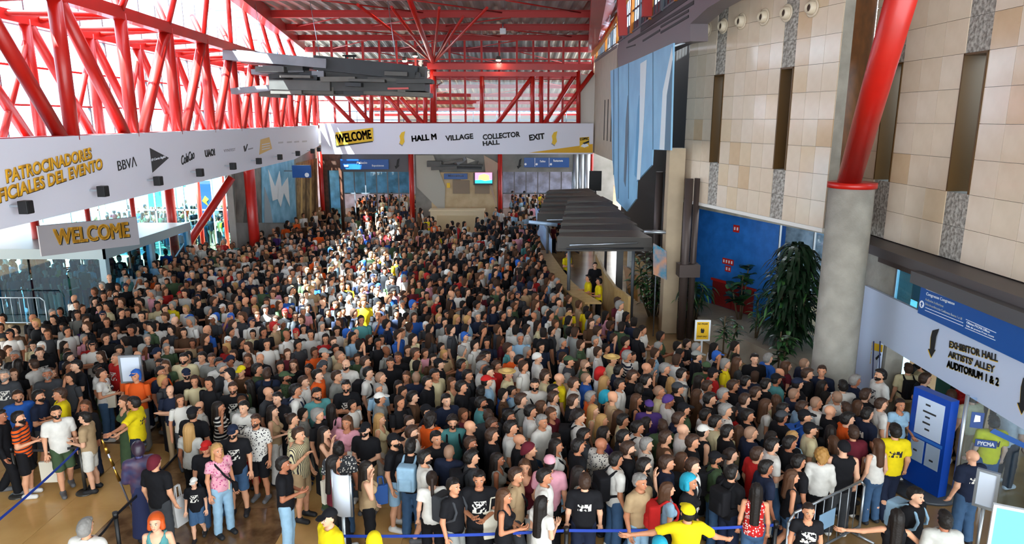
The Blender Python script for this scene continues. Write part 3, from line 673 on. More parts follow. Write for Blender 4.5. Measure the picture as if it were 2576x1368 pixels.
# far side wall murals
SP = dict(X=SW+.02); SN = (1, 0, 0)
mu = shape('wall_mural', [(659, 560), (745, 560), (738, 395), (657, 408)], SP, SN, M('sky_blue_mural', '#7fb4cc', .6, var=.35, scale=1.6, hex2='#5d93ad'), None, .03); tag(mu, 'light blue mural with a white jagged M on the far left wall', 'mural')
MW = M('mural_white', '#d4dadb', .6)
shape('jagged_letter', [(672, 425), (690, 470), (701, 430), (697, 500), (684, 505)], SP, SN, MW, mu, .02, .035)
shape('jagged_letter', [(701, 430), (706, 470), (722, 446), (727, 520), (712, 485), (704, 520), (696, 500)], SP, SN, MW, mu, .02, .035)
shape('jagged_letter', [(663, 470), (676, 510), (684, 560), (663, 560)], SP, SN, M('mural_grey', '#8f9da3', .6), mu, .02, .035)
art = shape('wall_mural', [(748, 560), (800, 560), (796, 398), (745, 410)], SP, SN, M('ochre_mural', '#a88a5a', .6, var=.5, scale=2.2, hex2='#6d5534'), None, .03); tag(art, 'ochre and brown streaked mural beside the far left corner', 'mural')
for k, x in enumerate((755, 766, 778, 789)): shape('streak', [(x, 560), (x+4, 560), (x+3, 430+8*(k % 2)), (x+1, 425)], SP, SN, M('dark_ochre', '#5b4427', .7) if k % 2 else M('pale_ochre', '#c7a468', .7), art, .02, .035)
gm = shape('wall_mural', [(592, 560), (656, 560), (654, 410), (588, 424)], SP, SN, M('rock_mural', '#77736a', .7, var=.5, scale=1.2, hex2='#55524b'), None, .03); tag(gm, 'grey rock mural behind the thick red post', 'mural')
shape('jagged_peak', [(610, 560), (618, 500), (626, 430), (640, 500), (652, 560)], SP, SN, M('rock_dark', '#4d4a44', .8), gm, .02, .035)
hs = box('direction_sign', P(736, 447, Y=38.2)+Vector((0, 0, 0)), P(779, 416, Y=38.2)+Vector((0, .25, 0)), BLUE); tag(hs, 'blue hanging sign by the far end of the sponsor banner', 'sign')
flat('pictogram', disc2(0, 0, .12), P(772, 440, Y=38.19), (1, 0, 0), (0, 0, 1), WPRINT, hs)
q = P(758, 416, Y=38.3); beam('bracket', (q.x, 38.3, q.z-.3), (SW-.05, 38.3, q.z-.3), .05, .05, MULL, hs)
# red posts on the left, under the banner
for i, (px, Yb, r, words) in enumerate(((632, 31.7, .24, 'thick red post in front of the grey rock mural'), (427, 31.0, .2, 'thick red post outside behind the welcome booth'), (500, 32.5, .1, 'slim red post left of the slanting red strut'), (563, 34, .09, 'slim red post right of the slanting red strut'), (580, 35, .1, 'slim red post beside the grey rock mural'), (331, 30, .1, 'slim red post seen above the welcome booth'), (215, 28, .1, 'slim red post in the bright doorway left of the booth'), (78, 25.5, .15, 'red post in the shade at the far left'))):
    q = P(px, 500, Y=Yb); tag(tube('steel_post', (q.x, Yb, 0), (q.x, Yb, 5.0), r, RED, None, 16), words, 'column')
a, b = P(583, 446, X=-12.2), P(503, 568, Y=30); b = a + (b-a)*(a.z/(a.z-b.z))
tag(tube('slanting_strut', a, b, .17, RED, None, 16), 'slanting red strut rising to the sponsor banner', 'column')
# outside glass facade on the left
og = empty('window_7', (-18, 36, 0)); tag(og, kind='structure')
for k in range(9):
    x0 = SW - 1.5*(k+1); x1 = SW - 1.5*k
    for z0, z1 in ((.05, 2.4), (2.4, 4.7)): box('pane', (x0+.03, 36, z0), (x1-.03, 36.02, z1-.04), GLASSB, og)
    beam('mullion', (x0, 36, 0), (x0, 36, 4.7), .07, .07, STEEL, og, up=(1, 0, 0))
beam('transom', (SW-13.5, 36, 2.4), (SW, 36, 2.4), .07, .07, STEEL, og); beam('transom', (SW-13.5, 36, 4.7), (SW, 36, 4.7), .07, .07, STEEL, og)
for i, (x0, x1, y0, y1, hx, words) in enumerate(((375, 400, 450, 520, '#27b9c4', 'turquoise flag banner outside beyond the glass'), (440, 462, 430, 470, '#2fc0cf', 'cyan flag banner outside beside a red post'), (508, 530, 455, 550, '#2b3a5c', 'navy poster with gold emblem outside the glass'), (228, 262, 500, 545, '#e0c067', 'yellow flag banner outside above the welcome booth'))):
    A, B = P(x0, y1, Y=39), P(x1, y0, Y=39)
    f = box('flag_banner', (A.x, 39, A.z), (B.x, 39.04, B.z), M('flag_%d' % i, hx, .7)); tag(f, words, 'banner')
    tube('pole', (A.x, 39.02, 0), (A.x, 39.02, B.z+.05), .03, STEEL, f, 8)
    if i == 2: flat('emblem', [(.1, .5), (.3, .8), (.5, .6), (.35, .45), (.45, .2)], (A.x, 38.99, A.z+.5), (1, 0, 0), (0, 0, 1), GOLD, f)
# ---------------------------------------------------------------- welcome booth (glass vestibule)
vb = empty('glass_vestibule', (-17, 26, 0)); tag(vb, 'glass entrance booth with pale flat roof under the welcome sign', 'booth')
VX0, VX1, VY0, VY1, VH = -21.5, -14.0, 23.4, 29.6, 2.45
RF = M('pale_roof', '#a7b4b8', .4)
box('roof', (VX0, VY0-.15, VH), (VX1+.15, VY1, VH+.22), RF, vb); box('fascia', (VX0, VY0-.2, VH-.1), (VX1+.2, VY0-.1, VH+.25), M('fascia_grey', '#8fa1a6', .4), vb)
box('fascia', (VX1+.1, VY0-.2, VH-.1), (VX1+.2, VY1, VH+.25), M('fascia_grey', '#8fa1a6', .4), vb)
for k in range(6):
    box('pane', (VX1-1.3*(k+1)+.04, VY0, .05), (VX1-1.3*k-.04, VY0+.02, VH-.1), GLASSB, vb)
    if k < 4: box('pane', (VX1, VY0+1.55*k+.04, .05), (VX1+.02, VY0+1.55*(k+1)-.04, VH-.1), GLASSB, vb)
for x, y in ((VX1, VY0), (VX1, VY0+3.1), (VX1, VY1), (VX1-3.9, VY0)): box('post', (x-.11, y-.11, 0), (x+.11, y+.11, VH), M('post_blue_grey', '#86a2ad', .4), vb)
box('light_strip', (VX0, VY0+.5, VH+.24), (VX1-4.2, VY0+.75, VH+.34), M('tube_light', '#ffffff', .4, emit=4), vb)
WS = [P(105, 645, z=VH+.25), P(352, 615, z=VH+.25)]
wd_ = (WS[1]-WS[0]); wn = Vector((wd_.y, -wd_.x, 0)).normalized(); wn = wn if wn.y < 0 else -wn
wsn = prism('welcome_sign', [WS[0], WS[1], WS[1]+Vector((0, 0, .98)), WS[0]+Vector((0, 0, .98))], -wn*.12, M('sign_canvas', '#9f9ba0', .7, var=.06, scale=1)); tag(wsn, 'grey welcome sign standing on the glass booth roof', 'sign')
Rw = wd_.normalized(); Ll = wd_.length
text('WELCOME', WS[0]+Rw*Ll*.15+Vector((0, 0, .30))+wn*.005, Rw, (0, 0, 1), .5, INK, wsn, Ll*.75, .03, 0, .01)
text('WELCOME', WS[0]+Rw*Ll*.14+Vector((0, 0, .33))+wn*.02, Rw, (0, 0, 1), .5, GOLD, wsn, Ll*.75, .026, 0, .01)
# ---------------------------------------------------------------- crowd barriers
def barrier(name, A, B, mat, label, n=9):
    A, B = Vector(A), Vector(B); d = (B-A).normalized(); L = (B-A).length
    e = empty(name, (A+B)/2); tag(e, label, 'barrier')
    z0, z1 = Vector((0, 0, .2)), Vector((0, 0, 1.08)); r = .021
    tube('top_rail', A+z1+d*.12, B+z1-d*.12, r, mat, e, 10); tube('bottom_rail', A+z0, B+z0, r, mat, e, 10)
    for q, s in ((A, 1), (B, -1)):
        tube('end_post', q+Vector((0, 0, 0)), q+Vector((0, 0, .97)), r, mat, e, 10); tube('corner', q+Vector((0, 0, .96)), q+z1+d*.13*s, r, mat, e, 10)
        n_ = Vector((-d.y, d.x, 0)); tube('foot', q-n_*.28+Vector((0, 0, .02)), q+n_*.28+Vector((0, 0, .02)), r, mat, e, 10)
    for k in range(1, n): tube('bar', A+d*L*k/n+z0, A+d*L*k/n+z1, .009, mat, e, 8)
    return e
BR = barrier('crowd_barrier', (4.24, 9.6, 0), (5.95, 10.7, 0), STEEL, 'steel crowd barrier at the front of the queue by the kiosk')
dB = (Vector((5.95, 10.7, 0))-Vector((4.24, 9.6, 0))).normalized()
pb = Vector((4.24, 9.6, 0))+dB*.75+Vector((.02, -.03, 0)); nb = Vector((dB.y, -dB.x, 0))
prism('plate', [pb+Vector((0, 0, .55)), pb+dB*.42+Vector((0, 0, .55)), pb+dB*.42+Vector((0, 0, .85)), pb+Vector((0, 0, .85))], nb*.01, M('pale_blue_plate', '#8fb6d6', .5), BR)
barrier('crowd_barrier', (-18.2, 22.9, 0), (-15.9, 22.9, 0), M('white_steel', '#c4d2da', .4, .3), 'pale crowd barrier in front of the glass welcome booth', 8)
barrier('crowd_barrier', (9.0, 11.0, 0), (11.0, 11.2, 0), STEEL, 'steel crowd barrier behind the glass door pane', 9)
# ---------------------------------------------------------------- stanchions and belts
POLE = M('stanchion_grey', '#4c4a46', .35, .6)
def stanchion(x, y, mat, label, base=True, h=.98):
    e = empty('queue_stanchion', (x, y, 0)); tag(e, label, 'stanchion', 'queue stanchions')
    if base: revolve('base', [(0, .035), (.05, .045), (.15, .03), (.17, .012), (.17, 0), (0, 0)], mat, e, (x, y, 0), 28)
    tube('pole', (x, y, .02), (x, y, h-.08), .032, mat, e, 14)
    tube('head', (x, y, h-.08), (x, y, h+.02), .04, BLACK, e, 14)
    return Vector((x, y, h-.04))
def belt(pts, mat, label):
    vs = []; fs = []
    full = []
    for a, b in zip(pts[:-1], pts[1:]):
        for k in range(8):
            t = k/8; full.append(a*(1-t)+b*t - Vector((0, 0, .035*4*t*(1-t))))
    full.append(pts[-1]); o0 = full[0]
    for i, p in enumerate(full):
        q = full[min(i+1, len(full)-1)] - full[max(i-1, 0)]; n = Vector((-q.y, q.x, 0)).normalized()*.003
        for dz in (-.024, .024):
            for sg in (-1, 1): vs.append(p-o0+n*sg+Vector((0, 0, dz)))
    for i in range(len(full)-1):
        a, b = 4*i, 4*i+4
        fs += [(a, b, b+2, a+2), (a+1, a+3, b+3, b+1), (a+2, b+2, b+3, a+3), (a, a+1, b+1, b)]
    o = add('queue_belt', mesh('queue_belt', vs, fs), mat, None, o0); tag(o, label, 'belt'); return o
BB, BK = M('blue_belt', '#14399a', .6), M('black_belt', '#15151a', .6)
q1_, q2_ = P(48, 1246, z=0), P(216, 1238, z=0)
A1 = stanchion(q1_.x, q1_.y, POLE, 'grey stanchion at the far left beside the red shirt')
A2 = stanchion(q2_.x, q2_.y, POLE, 'grey stanchion on the open beige floor with round base')
q3_ = P(290, 1295, z=.95); A3 = stanchion(q3_.x, q3_.y, BLACK, 'black stanchion at the bottom left by the brown marble')
belt([P(-60, 1147, z=.94), A1, A2], BK, 'black belt between the two grey stanchions')
belt([A2, P(-40, 1338, z=.94)], BB, 'blue belt crossing the open beige floor')
belt([P(225, 1372, z=.94), A3, P(456, 1132, z=.94)], BK, 'black belt along the edge of the brown marble')
f1, f2, f3 = P(845, 1348, z=.94), P(1425, 1334, z=.94), P(1952, 1320, z=.94)
B1 = stanchion(f1.x, f1.y, BLACK, 'black stanchion in front of the yellow hooded person'); B2 = stanchion(f2.x, f2.y, BLACK, 'black stanchion at the middle of the front blue belt'); B3 = stanchion(f3.x, f3.y, BLACK, 'black stanchion at the right end of the front blue belt')
belt([B1, B2], BB, 'left half of the front blue queue belt'); belt([B2, B3], BB, 'right half of the front blue queue belt')
# ---------------------------------------------------------------- sign stands
PANEL = M('sign_paper', '#c9d2df', .35)
def sign_stand(x, y, zc, wd, ht, yaw, label, panel=PANEL, frame=STEEL, pole=True, curve=False, tilt=0):
    e = empty('sign_stand', (x, y, 0)); tag(e, label, 'sign')
    R = Vector((math.cos(yaw), math.sin(yaw), 0)); N = Vector((math.sin(yaw), -math.cos(yaw), 0)); c = Vector((x, y, zc)); U = Vector((0, 0, 1))
    if pole:
        tube('pole', (x, y, .02), (x, y, zc-ht/2+.02), .028, frame, e, 14); revolve('base', [(0, .03), (.16, .02), (.19, 0), (0, 0)], frame, e, (x, y, 0), 26)
    def slab(nm, a0, b0, a1, b1, o0, o1, m): return prism(nm, [c+R*a0+U*b0+N*o0, c+R*a1+U*b0+N*o0, c+R*a1+U*b1+N*o0, c+R*a0+U*b1+N*o0], N*(o1-o0), m, e)
    h, v = wd/2, ht/2
    if curve:
        vs = []; fs = []; nn = 12
        for i in range(nn+1):
            s = -1+2*i/nn; off = .09*(1-s*s)
            for dz in (-v, v):
                for th in (0, -.02): vs.append(R*h*s + U*dz + N*(off+th))
        for i in range(nn):
            a, b = 4*i, 4*i+4
            fs += [(a, b, b+2, a+2), (a+1, a+3, b+3, b+1), (a+2, b+2, b+3, a+3), (a, a+1, b+1, b)]
        rel(add('panel', mesh('panel', vs, fs, True), panel, None, c), e)
        for s in (-1, 1): tube('edge_tube', c+R*h*s-U*v, c+R*h*s+U*v, .018, frame, e, 10)
    else:
        slab('back_plate', -h, -v, h, v, -.03, .0, frame); slab('panel', -h+.04, -v+.04, h-.04, v-.04, .0, .012, panel)
        for a0, b0, a1, b1 in ((-h, -v, h, -v+.04), (-h, v-.04, h, v), (-h, -v+.04, -h+.04, v-.04), (h-.04, -v+.04, h, v-.04)): slab('frame_bar', a0, b0, a1, b1, .0, .03, frame)
    return e, c, R, N
p = P(330, 928, z=1.75); sign_stand(p.x, p.y, 1.75, .46, .62, .12, 'silver framed blank sign stand left of centre behind the pointing steward')
p = P(860, 1240, z=1.5); sign_stand(p.x, p.y, 1.5, .36, .68, -.5, 'curved pale sign stand beside the cream tote bag', curve=True)
p = P(2481, 1231, z=1.5); sign_stand(p.x, p.y, 1.5, .3, .62, -.75, 'silver framed sign stand beside the bald person in navy')
p = P(2556, 1340, z=1.35); e, c, R, N = sign_stand(p.x, p.y, 1.3, .62, .85, -.45, 'bright pale blue display screen in the bottom right corner', M('display_blue', '#56b4d8', .3, emit=.9), M('white_frame', '#dfe6ea', .4))
p = P(1767, 831, z=1.6); e, c, R, N = sign_stand(p.x, p.y, 1.6, .4, .56, 0, 'yellow notice on a stand before the low planter wall', M('notice_yellow', '#e2b312', .5), M('white_frame', '#dfe6ea', .4))
text('NO PASAR', c-R*.13+Vector((0, 0, .16))+N*.014, R, (0, 0, 1), .045, INK, e, .26); text('STAFF ONLY', c-R*.13+Vector((0, 0, -.18))+N*.014, R, (0, 0, 1), .04, INK, e, .26)
flat('hand_symbol', [(-.04, -.06), (.03, -.07), (.05, 0), (.03, .07), (.01, .02), (-.02, .07), (-.05, .03)], c+N*.014, R, (0, 0, 1), INK, e)
# ---------------------------------------------------------------- kiosk, glass door
k0, k1 = Vector((7.74, 12.6, 0)), Vector((7.99, 11.85, 0)); kd = (k1-k0).normalized(); kn = Vector((kd.y, -kd.x, 0)); kn = kn if kn.x < 0 else -kn; KL = (k1-k0).length
KB = M('kiosk_blue', '#0b3f9e', .35); kz = lambda z: Vector((0, 0, z))
ki = empty('info_kiosk', (k0+k1)/2); tag(ki, 'tall blue information kiosk beside the exhibitor hall entrance', 'kiosk')
kbody = prism('body', [k0+kz(.06), k1+kz(.06), k1+kz(1.98), k0+kz(1.98)], -kn*.2, KB, ki)
revolve('base', [(0, .06), (.58, .05), (.6, 0), (0, 0)], M('kiosk_base', '#3a3f47', .4), ki, (k0+k1)/2-kn*.1, 36)
KP = M('poster_white', '#c3d3e8', .4)
flat('poster', rect2(.12, 1.1, KL-.1, 1.85), k0, kd, (0, 0, 1), KP, kbody, .006, .001)
flat('poster', rect2(.08, .55, KL*.47, 1.0), k0, kd, (0, 0, 1), M('poster_grey', '#9fb2c8', .4), kbody, .006, .001); flat('poster', rect2(KL*.53, .55, KL-.08, 1.0), k0, kd, (0, 0, 1), M('poster_grey', '#9fb2c8', .4), kbody, .006, .001)
flat('stripe', rect2(.05, 1.02, KL-.05, 1.08), k0, kd, (0, 0, 1), M('stripe_blue', '#2f6fc4', .4), kbody, .006, .001)
for a, b, c2 in ((.3, 1.72, .1), (.26, 1.58, .28), (.32, 1.48, .1), (.28, 1.36, .16), (.34, 1.24, .1), (.16, .74, .08), (.52, .68, .08)): flat('print', rect2(a, b, a+c2, b+.035), k0, kd, (0, 0, 1), DG, kbody, .004, .008)
dp = empty('glass_door', (8.22, 11.75, 0)); tag(dp, 'tall clear glass door pane with a steel post', 'door')
gA, gB = Vector((8.2, 11.75, 0)), Vector((9.7, 11.25, 0)); gd = (gB-gA).normalized(); gn = Vector((gd.y, -gd.x, 0)); gn = gn if gn.y < 0 else -gn
tube('post', gA, gA+kz(2.15), .035, STEEL, dp, 14); prism('pane', [gA+gd*.05+kz(.05), gB+kz(.05), gB+kz(2.12), gA+gd*.05+kz(2.12)], -gn*.015, GLASS, dp)
flat('name_plate', rect2(.22, 1.2, .56, 1.34), gA, gd, (0, 0, 1), M('plate_navy', '#123a78', .4), dp, .006, .003)
text('FYCMA', gA+gd*.26+kz(1.235)+gn*.011, gd, (0, 0, 1), .07, WPRINT, dp, .26, .03)
flat('stripe', [(.42, 1.5), (1.1, 1.22), (1.1, 1.32), (.48, 1.58)], gA, gd, (0, 0, 1), BLUE, dp, .004, .003)
flat('sticker', rect2(.1, 1.55, .3, 1.85), gA, gd, (0, 0, 1), M('plate_navy', '#123a78', .4), dp, .006, .003); flat('sticker_print', [(.15, 1.66), (.25, 1.68), (.24, 1.79), (.16, 1.8)], gA, gd, (0, 0, 1), WPRINT, dp, .004, .01)
# ---------------------------------------------------------------- exhibitor hall panel
EN = (-1, 0, 0); EP = dict(X=PX)
PW = M('panel_white', '#b9c6dc', .5)
pn = empty('entrance_panel', (PX, 13, 2.2)); tag(pn, 'white panel over the exhibitor hall entrance with black lettering', 'sign')
pz = lambda x, y: P(x, y, X=PX)
TL, TB = pz(2176, 718), pz(2215, 862)
zt, zb_, yl, yo = TL.z, TB.z, TL.y, TB.y
pbd = prism('board', [(PX, yl, 0), (PX, yo, 0), (PX, yo, zb_), (PX, 5, zb_), (PX, 5, zt), (PX, yl, zt)], (.08, 0, 0), PW, pn)
ENo = Vector(EN)
for col, off, sh in ((YEL, .002, 1.6), (INK, .012, 0)):
    on_line('EXHIBITOR HALL', (2390-sh, 873+sh), (2512-sh, 910+sh), 17, EP, EN, col, pbd, .022, 0, .008, off)
    on_line("ARTISTS' ALLEY", (2387-sh, 897+sh), (2504-sh, 938+sh), 17, EP, EN, col, pbd, .022, 0, .008, off)
    on_line('AUDITORIUM 1 & 2', (2384-sh, 922+sh), (2514-sh, 970+sh), 17, EP, EN, col, pbd, .022, 0, .008, off)
    for dx, dy in ((0, 0), (226, 118)):
        k = 1 if dx == 0 else 1.35
        shape('arrow', [(2340+dx+a*k-sh*1.5, 827+dy+b*k+sh*1.5) for a, b in ((-3, 50), (2, 50), (4, 20), (8, 4), (24, 0), (17, 20), (12, 52), (15, 53), (5, 71))], EP, EN, col, pbd, .008, off)
bsn = empty('direction_sign', (PX-.1, 11, 3.4)); tag(bsn, 'large blue congress direction sign above the exhibitor hall panel', 'sign')
bz0, bz1, by = P(2311, 788, X=PX-.12).z, P(2316, 712, X=PX-.12).z, P(2313, 750, X=PX-.12).y
bbd = box('board', (PX-.12, 5, bz0), (PX-.04, by, bz1), BLUE, bsn); box('housing', (PX-.3, 5, bz1), (PX+.02, by+.1, bz1+.24), M('dark_housing', '#4b4a4c', .5), bsn)
BP = dict(X=PX-.12)
on_line('Congresos Congresses', (2330, 744), (2401, 770), 10, BP, EN, WPRINT, bbd, .01, 0, .004, .002)
on_line('Auditorios Auditoriums', (2328, 755), (2373, 773), 6, BP, EN, WPRINT, bbd, .01, 0, .004, .002)
on_line('Salas de conferencias Conference Rooms 1 a 10', (2328, 766), (2420, 805), 6, BP, EN, WPRINT, bbd, .01, 0, .004, .002)
on_line('Oficinas FYCMA Offices', (2432, 813), (2490, 838), 6, BP, EN, WPRINT, bbd, .0, 0, .004, .002)
on_line('Sala de prensa Press room', (2431, 822), (2500, 851), 6, BP, EN, WPRINT, bbd, .0, 0, .004, .002)
for a, b in (((2330, 727), (2432, 767)), ((2328, 773), (2423, 812)), ((2327, 780), (2423, 820)), ((2430, 803), (2506, 837)), ((2428, 824), (2504, 856))): beam('rule', P(*a, **BP), P(*b, **BP), .006, .01, WPRINT, bbd)
flat('pictogram', disc2(0, 0, .075), P(2319, 765, X=PX-.121), (0, -1, 0), (0, 0, 1), WPRINT, bbd); flat('pictogram', [(-.015, -.05), (.015, -.05), (.015, 0), (.045, 0), (0, .05), (-.045, 0), (-.015, 0)], P(2319, 765, X=PX-.128), (0, -1, 0), (0, 0, 1), BLUE, bbd)
# slim yellow-black ladder poster by the entrance
pl = empty('event_totem', P(2196, 1010, X=PX-.15)); tag(pl, 'slim black framed totem with yellow lettering by the entrance', 'sign')
for x in (2192, 2208): tube('upright', P(x, 1040, X=PX-.1), P(x+6, 858, X=PX-.1), .014, M('navy_frame', '#1a2552', .5), pl, 8)
shape('print', [(2197, 880), (2197, 862), (2222, 868), (2220, 886)], dict(X=PX-.02), EN, YEL, pl, .006, .004)
on_line('COMIC CON', (2190, 915), (2196, 860), 7, dict(X=PX-.02), EN, YEL, pl, .04, 0, .006, .004)
shape('print', [(2203, 900), (2216, 888), (2217, 893), (2205, 906)], dict(X=PX-.02), EN, INK, pl, .006, .004)
# blue-lit inner room fittings
for i, (px, hx, words) in enumerate(((2258, '#bfe6f2', 'tall white lit panel just inside the exhibitor entrance'), (2392, '#2b8c8c', 'teal pop up panel inside the exhibitor entrance'))):
    p = P(px, 930, X=10.6); b_ = box('lit_panel', (10.5, p.y-.35, 0), (10.7, p.y+.35, 2.3), M('lit_panel_%d' % i, hx, .4, emit=.9 if i == 0 else 0), None, .02); tag(b_, words, 'panel')
# ---------------------------------------------------------------- light blue hanging
HP = dict(X=4.72); HN = (-1, 0, 0)
HB = M('light_blue_cloth', '#8cc0e0', .6, var=.12, scale=.7, hex2='#7fb0d4')
hg = shape('blue_hanging', [(1538, 178), (1543, 400), (1553, 505), (1580, 532), (1603, 500), (1605, 456), (1643, 415), (1645, 376), (1691, 378), (1698, 108), (1640, 134), (1600, 152)], HP, HN, HB, None, .05); tag(hg, 'large light blue printed hanging on the right wall', 'banner')
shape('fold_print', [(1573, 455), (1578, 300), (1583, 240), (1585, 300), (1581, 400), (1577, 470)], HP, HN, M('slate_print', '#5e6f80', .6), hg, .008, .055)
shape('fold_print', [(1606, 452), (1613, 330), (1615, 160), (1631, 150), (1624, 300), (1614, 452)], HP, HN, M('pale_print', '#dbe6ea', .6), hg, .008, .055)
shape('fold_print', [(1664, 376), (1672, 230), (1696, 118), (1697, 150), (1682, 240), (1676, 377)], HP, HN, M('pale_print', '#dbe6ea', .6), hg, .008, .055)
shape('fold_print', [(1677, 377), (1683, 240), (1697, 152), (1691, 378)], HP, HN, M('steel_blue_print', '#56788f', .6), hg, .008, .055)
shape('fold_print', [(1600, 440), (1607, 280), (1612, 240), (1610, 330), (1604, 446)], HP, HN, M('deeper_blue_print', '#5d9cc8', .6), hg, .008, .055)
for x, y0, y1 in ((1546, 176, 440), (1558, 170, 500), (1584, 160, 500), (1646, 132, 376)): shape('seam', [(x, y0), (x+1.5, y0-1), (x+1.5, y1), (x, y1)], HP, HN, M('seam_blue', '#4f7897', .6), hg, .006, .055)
for x, y in ((1545, 185), (1620, 150), (1690, 118)): q = P(x, y, X=4.72); beam('bracket', q, (5.1, q.y, q.z+.12), .05, .05, STEEL, hg)
# ---------------------------------------------------------------- info counter with canopies
ic = empty('info_counter', (2.2, 26, 0)); tag(ic, 'long curved pale wood information counter under the dark canopies', 'counter')
CWD = M('pale_wood', '#cfae74', .45, var=.15, scale=4, hex2='#c09c60')
line_ = [P(x, y, z=1.1) for x, y in ((1494, 762), (1455, 738), (1425, 712), (1400, 680), (1380, 650), (1368, 630))]
for a, b in zip(line_[:-1], line_[1:]):
    prism('counter_top', [Vector((a.x-.3, a.y, 1.06)), Vector((b.x-.3, b.y, 1.06)), Vector((b.x+.25, b.y, 1.06)), Vector((a.x+.25, a.y, 1.06))], (0, 0, .06), CWD, ic)
    prism('front', [Vector((a.x-.2, a.y, 0)), Vector((b.x-.2, b.y, 0)), Vector((b.x-.2, b.y, 1.06)), Vector((a.x-.2, a.y, 1.06))], (.06, 0, 0), CWD, ic)
bc = [P(x, y, z=1.3) for x, y in ((1498, 640), (1520, 690), (1545, 725), (1580, 750))]
bcw = empty('back_counter', bc[1]); tag(bcw, 'curved pale wood back wall behind the information counter', 'counter')
for a, b in zip(bc[:-1], bc[1:]): prism('panel', [Vector((a.x, a.y, 0)), Vector((b.x, b.y, 0)), Vector((b.x, b.y, 1.35)), Vector((a.x, a.y, 1.35))], (.1, .05, 0), CWD, bcw)
a, b, c = P(1346, 520, z=2.6), P(1382, 650, z=1.1), P(1384, 600, z=2.0)
lp = prism('light_blue_board', [P(1346, 520, X=1.35), P(1352, 590, X=1.35), P(1385, 652, X=1.75), P(1385, 600, X=1.75)], (.06, 0, 0), M('board_blue', '#a9c8ec', .5)); tag(lp, 'slanting light blue board at the end of the counter', 'panel')
CAN = [M('canopy_taupe', '#4d463e', .6, var=.2, scale=1.5), M('canopy_dark', '#3a3632', .6), M('canopy_brown', '#5c5146', .6)]
def canopy(y0, x0, x1, z, n, label):
    e = empty('canopy', ((x0+x1)/2, y0, z)); tag(e, label, 'canopy')
    for k in range(n):
        yb = y0 + .85*k; zz = z + .1*k
        prism('fin', [(x0+.12*k, yb, zz-.32), (x1-.1*k, yb, zz-.28), (x1-.1*k, yb+.1, zz+.02), (x0+.12*k, yb+.1, zz+.06)], (0, .08, 0), CAN[1], e)
        prism('plate', [(x0+.12*k, yb+.1, zz+.02), (x1-.1*k, yb+.1, zz-.02), (x1-.3-.1*k, yb+.95, zz+.1), (x0+.2+.12*k, yb+.95, zz+.02)], (0, 0, .05), CAN[0 if k % 2 else 2], e)
    tube('rod', (x0+.4, y0-.06, z-.2), (x1-.5, y0-.06, z-.12), .03, STEEL, e, 8); tube('rod', (x0+.3, y0-.06, z-.32), (x1-.3, y0-.06, z-.3), .03, M('dark_rod', '#35373b', .4, .5), e, 8)
    for x in (x0+.5, x1-.4): tube('post', (x, y0+1.2, 0), (x, y0+1.2, z), .06, MULL, e, 10)
    return e
p0, p1 = P(1402, 600, Y=22.6), P(1642, 600, Y=22.6)
canopy(22.6, p0.x, p1.x, 3.15, 7, 'nearest dark folded canopy over the information counter')
p0, p1 = P(1352, 540, Y=29.5), P(1560, 540, Y=29.5)
canopy(29.5, p0.x, p1.x, 3.0, 6, 'farther dark folded canopy over the information counter')
p0, p1 = P(1400, 618, Y=22.8), P(1640, 618, Y=22.8)
un = box('canopy_beam', (p0.x, 22.7, 2.72), (p1.x, 23.1, 2.95), CAN[1]); tag(un, 'dark beam below the nearest canopy', 'beam')
tag(tube('support_rod', P(1330, 558, Y=25.5), P(1402, 566, Y=25.5), .07, M('pale_rod', '#9fb9d4', .4, .3), None, 10), 'pale blue rod sticking out left of the canopies', 'rod')
tag(tube('support_rod', P(1620, 583, Y=22.4), P(1706, 585, Y=22.4), .06, STEEL, None, 10), 'steel rod tying the nearest canopy to the brown columns', 'rod')
for i, (px, words) in enumerate(((1588, 'white partition post under the canopies'), (1560, 'grey partition post under the canopies'))):
    q = P(px, 660, Y=25.5+i); tag(box('partition_post', (q.x-.12, q.y, 0), (q.x+.12, q.y+.2, 2.8), M('partition_%d' % i, ('#b3b3b0', '#6b6a68')[i], .6)), words, 'post')
wp = prism('wooden_partition', [P(1568, 668, X=4.2)*1, P(1580, 735, X=4.2), P(1604, 760, X=4.5), P(1604, 690, X=4.5)], (.08, 0, 0), M('warm_wood', '#8a5f2a', .5, var=.3, scale=4)); tag(wp, 'warm brown wood partition behind the counter', 'panel')
ps = prism('poster_panel', [P(1643, 612, Y=22), P(1676, 632, Y=21.6), P(1676, 704, Y=21.6), P(1643, 690, Y=22)], (.03, .05, 0), M('poster_orange', '#c08a6a', .6, var=.8, scale=3, hex2='#2f7f9a')); tube('leg', (P(1650, 690, Y=22).x, 22, 0), (P(1650, 690, Y=22).x, 22, 2.4), .02, MULL, ps, 8); tag(ps, 'colourful poster panel in front of the stone pier', 'poster')
bs_ = box('black_panel', P(1482, 480, Y=38), P(1514, 430, Y=38)+Vector((0, .15, 0)), BLACK); tag(bs_, 'black screen panel at the far right', 'screen'); 
q = P(1498, 480, Y=38.05); tube('leg', (q.x, 38.07, 0), (q.x, 38.07, q.z), .05, MULL, bs_, 8)
